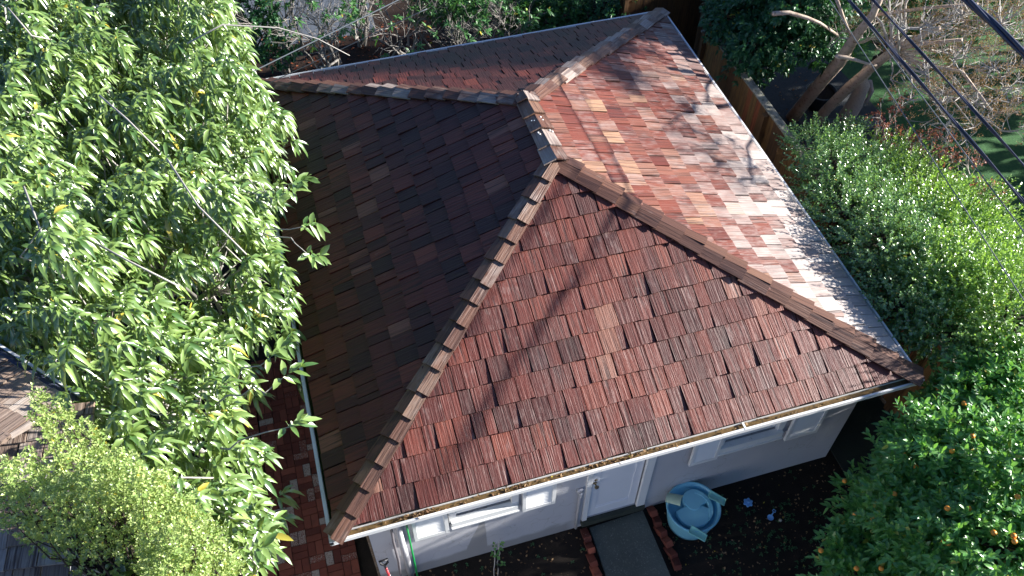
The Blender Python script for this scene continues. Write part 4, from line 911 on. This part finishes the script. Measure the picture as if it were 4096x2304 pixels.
# ------------------------------------------------------------ overhead cables
def cable(P, Q, r, label, mt, strands=3, name='overhead_cable', sag=.1):
    P = Vector(P); Q = Vector(Q); b = MB(); d = (Q-P).normalized(); s1 = d.cross(Vector((0, 0, 1))).normalized(); s2 = d.cross(s1); N_ = 160; Ln = (Q-P).length
    if strands == 1: b.tube([P+(Q-P)*(i/20)-Vector((0, 0, sag*4*(i/20)*(1-i/20))) for i in range(21)], r, 6)
    else:
        for s_ in range(strands):
            pts = []
            for i in range(N_+1):
                t = i/N_; ph = Ln*t*2.6+s_*2*math.pi/strands; pts.append(P+(Q-P)*t+(s1*math.cos(ph)+s2*math.sin(ph))*r*.55)
            b.tube(pts, r*.55, 6)
    return tag(b.build(name, mt, None, smooth=True), label, 'cable')
def through(q1, z1, q2, z2, ext=2.):
    a = at(*q1, 2, z1); c = at(*q2, 2, z2); d = c-a; return a-d*ext*.5, c+d*ext*.5
cable(*through((2135, 0), 4.85, (2576, 508), 4.75), .020, 'thick twisted black cable, the left one of the three crossing the upper right', M_cable, 2)
cable(*through((2196, 0), 5.2, (2576, 416), 5.1), .017, 'twisted dark cable with a pale edge, middle one of three crossing the upper right', M_cable, 2)
cable(*through((2434, 0), 5.7, (2576, 133), 5.65, 4), .040, 'thickest ribbed black cable cutting the upper right corner', M_cable, 3)
cable(*through((2176, 137), 4.6, (2453, 566), 4.6), .006, 'thin pale grey wire running over the glossy shrub, left of the twisted cables', M_cable2, 1, 'wire', 0)
cable(*through((2207, 94), 4.7, (2563, 566), 4.7), .0065, 'thin pale grey wire just below the left twisted cable', M_cable2, 1, 'wire', 0)
cable(*through((707, 145), 3.4, (1002, 0), 3.6, 1.6), .009, 'thin grey wire crossing above the bare shrubs behind the roof', M_cable2, 1, 'wire', 0)
cable(*through((707, 195), 2.85, (1000, 57), 3.5, .5), .006, 'thin dark wire rising from the rear left roof corner', M_cable2, 1, 'wire', 0)

# ------------------------------------------------------------ neighbouring house roof, lower left
nb = empty('neighbouring_house', (-3.6, 0, 0), 'neighbouring house roof of weathered grey brown shakes with a dark gutter at the lower left', 'house')
ga = Vector(at(-120, 815, 2, 4.1)); gb_ = Vector(at(190, 1010, 2, 4.1)); U = (gb_-ga).normalized(); Vd = Vector((0, 0, 1)).cross(U); Vd = -Vd if Vd.dot(Vector((-1, -1, 0))) < 0 else Vd
up_ = (Vd+Vector((0, 0, .38))).normalized()
b = MB(); shakes(b, ga if U.cross(up_).z > 0 else gb_, U if U.cross(up_).z > 0 else -U, up_, [(0, 0), ((gb_-ga).length, 0), ((gb_-ga).length, .95), (0, .95)], ex=.21, v_start=.03, seed=33, wr=(.14, .24))
b.build('upper_roof', M_shake2, nb)
rt = ga+up_*.95; rt2 = gb_+up_*.95
S0 = Vector(at(-150, 1640, 2, 3.7)); S1 = Vector(at(420, 1560, 2, 3.7)); U2 = (S1-S0).normalized(); NW = (S1-S0).length*.6; V2 = (Vector((0, 0, 1)).cross(U2)+Vector((0, 0, .22))).normalized()
b = MB(); shakes(b, S0, U2, V2, [(0, 0), (NW, 0), (NW, 2.05), (0, 2.05)], ex=.19, v_start=.02, wr=(.2, .34), seed=34)
b.build('lower_roof', M_shake2, nb)
b = MB(); b.tube([ga-Vector((0, 0, .0)), gb_], .045, 8); b.build('gutter', M_cable, nb, smooth=True)
b = MB(); nn = Vector((Vd.x, Vd.y, 0))*-1; b.add([ga+nn*.05+Vector((0, 0, .035)), gb_+nn*.05+Vector((0, 0, .035)), gb_+nn*.075+Vector((0, 0, .035)), ga+nn*.075+Vector((0, 0, .035)), ga+nn*.05, gb_+nn*.05, gb_+nn*.075, ga+nn*.075], [[0, 1, 2, 3], [7, 6, 5, 4], [0, 4, 5, 1], [3, 2, 6, 7]]); b.build('gutter_lip', M_white, nb)
b = MB(); b.box(-6.5, -2.9, -6, 1.2, 0, 3.6); b.box(-2.9, -1.75, -6, -.2, 0, 3.45); b.build('wall', M_stucco, nb)

# ------------------------------------------------------------ unseen evergreens added east of the garden to shade the low ground
for i in range(12):
    y0 = -19+i*2.6; hh = (4.2, 4.6, 4.0, 4.5, 4.1, 4.5, 4.1, 4.4, 4.0, 4.3, 4.6, 5.0)[i]
    blobs = [((17.5+rng.normal(0, .3), y0+rng.normal(0, .3), hh-1.0), 1.15), ((17.5, y0, hh-2.4), 1.5), ((17.6, y0+.9, hh-1.6), 1.1)]
    shrubtree('unseen_shade_tree', (17.5, y0, 0), blobs, 12, 9, .5, .26, .14, M_leafdark, M_barkd, '%s evergreen from the south end of the unseen row added for shade' % (ordn+['ninth', 'tenth', 'eleventh', 'twelfth'])[i], group='unseen evergreens added east of the lawn for shade', r0=.12, seed=60+i, small=True, ntw=3)
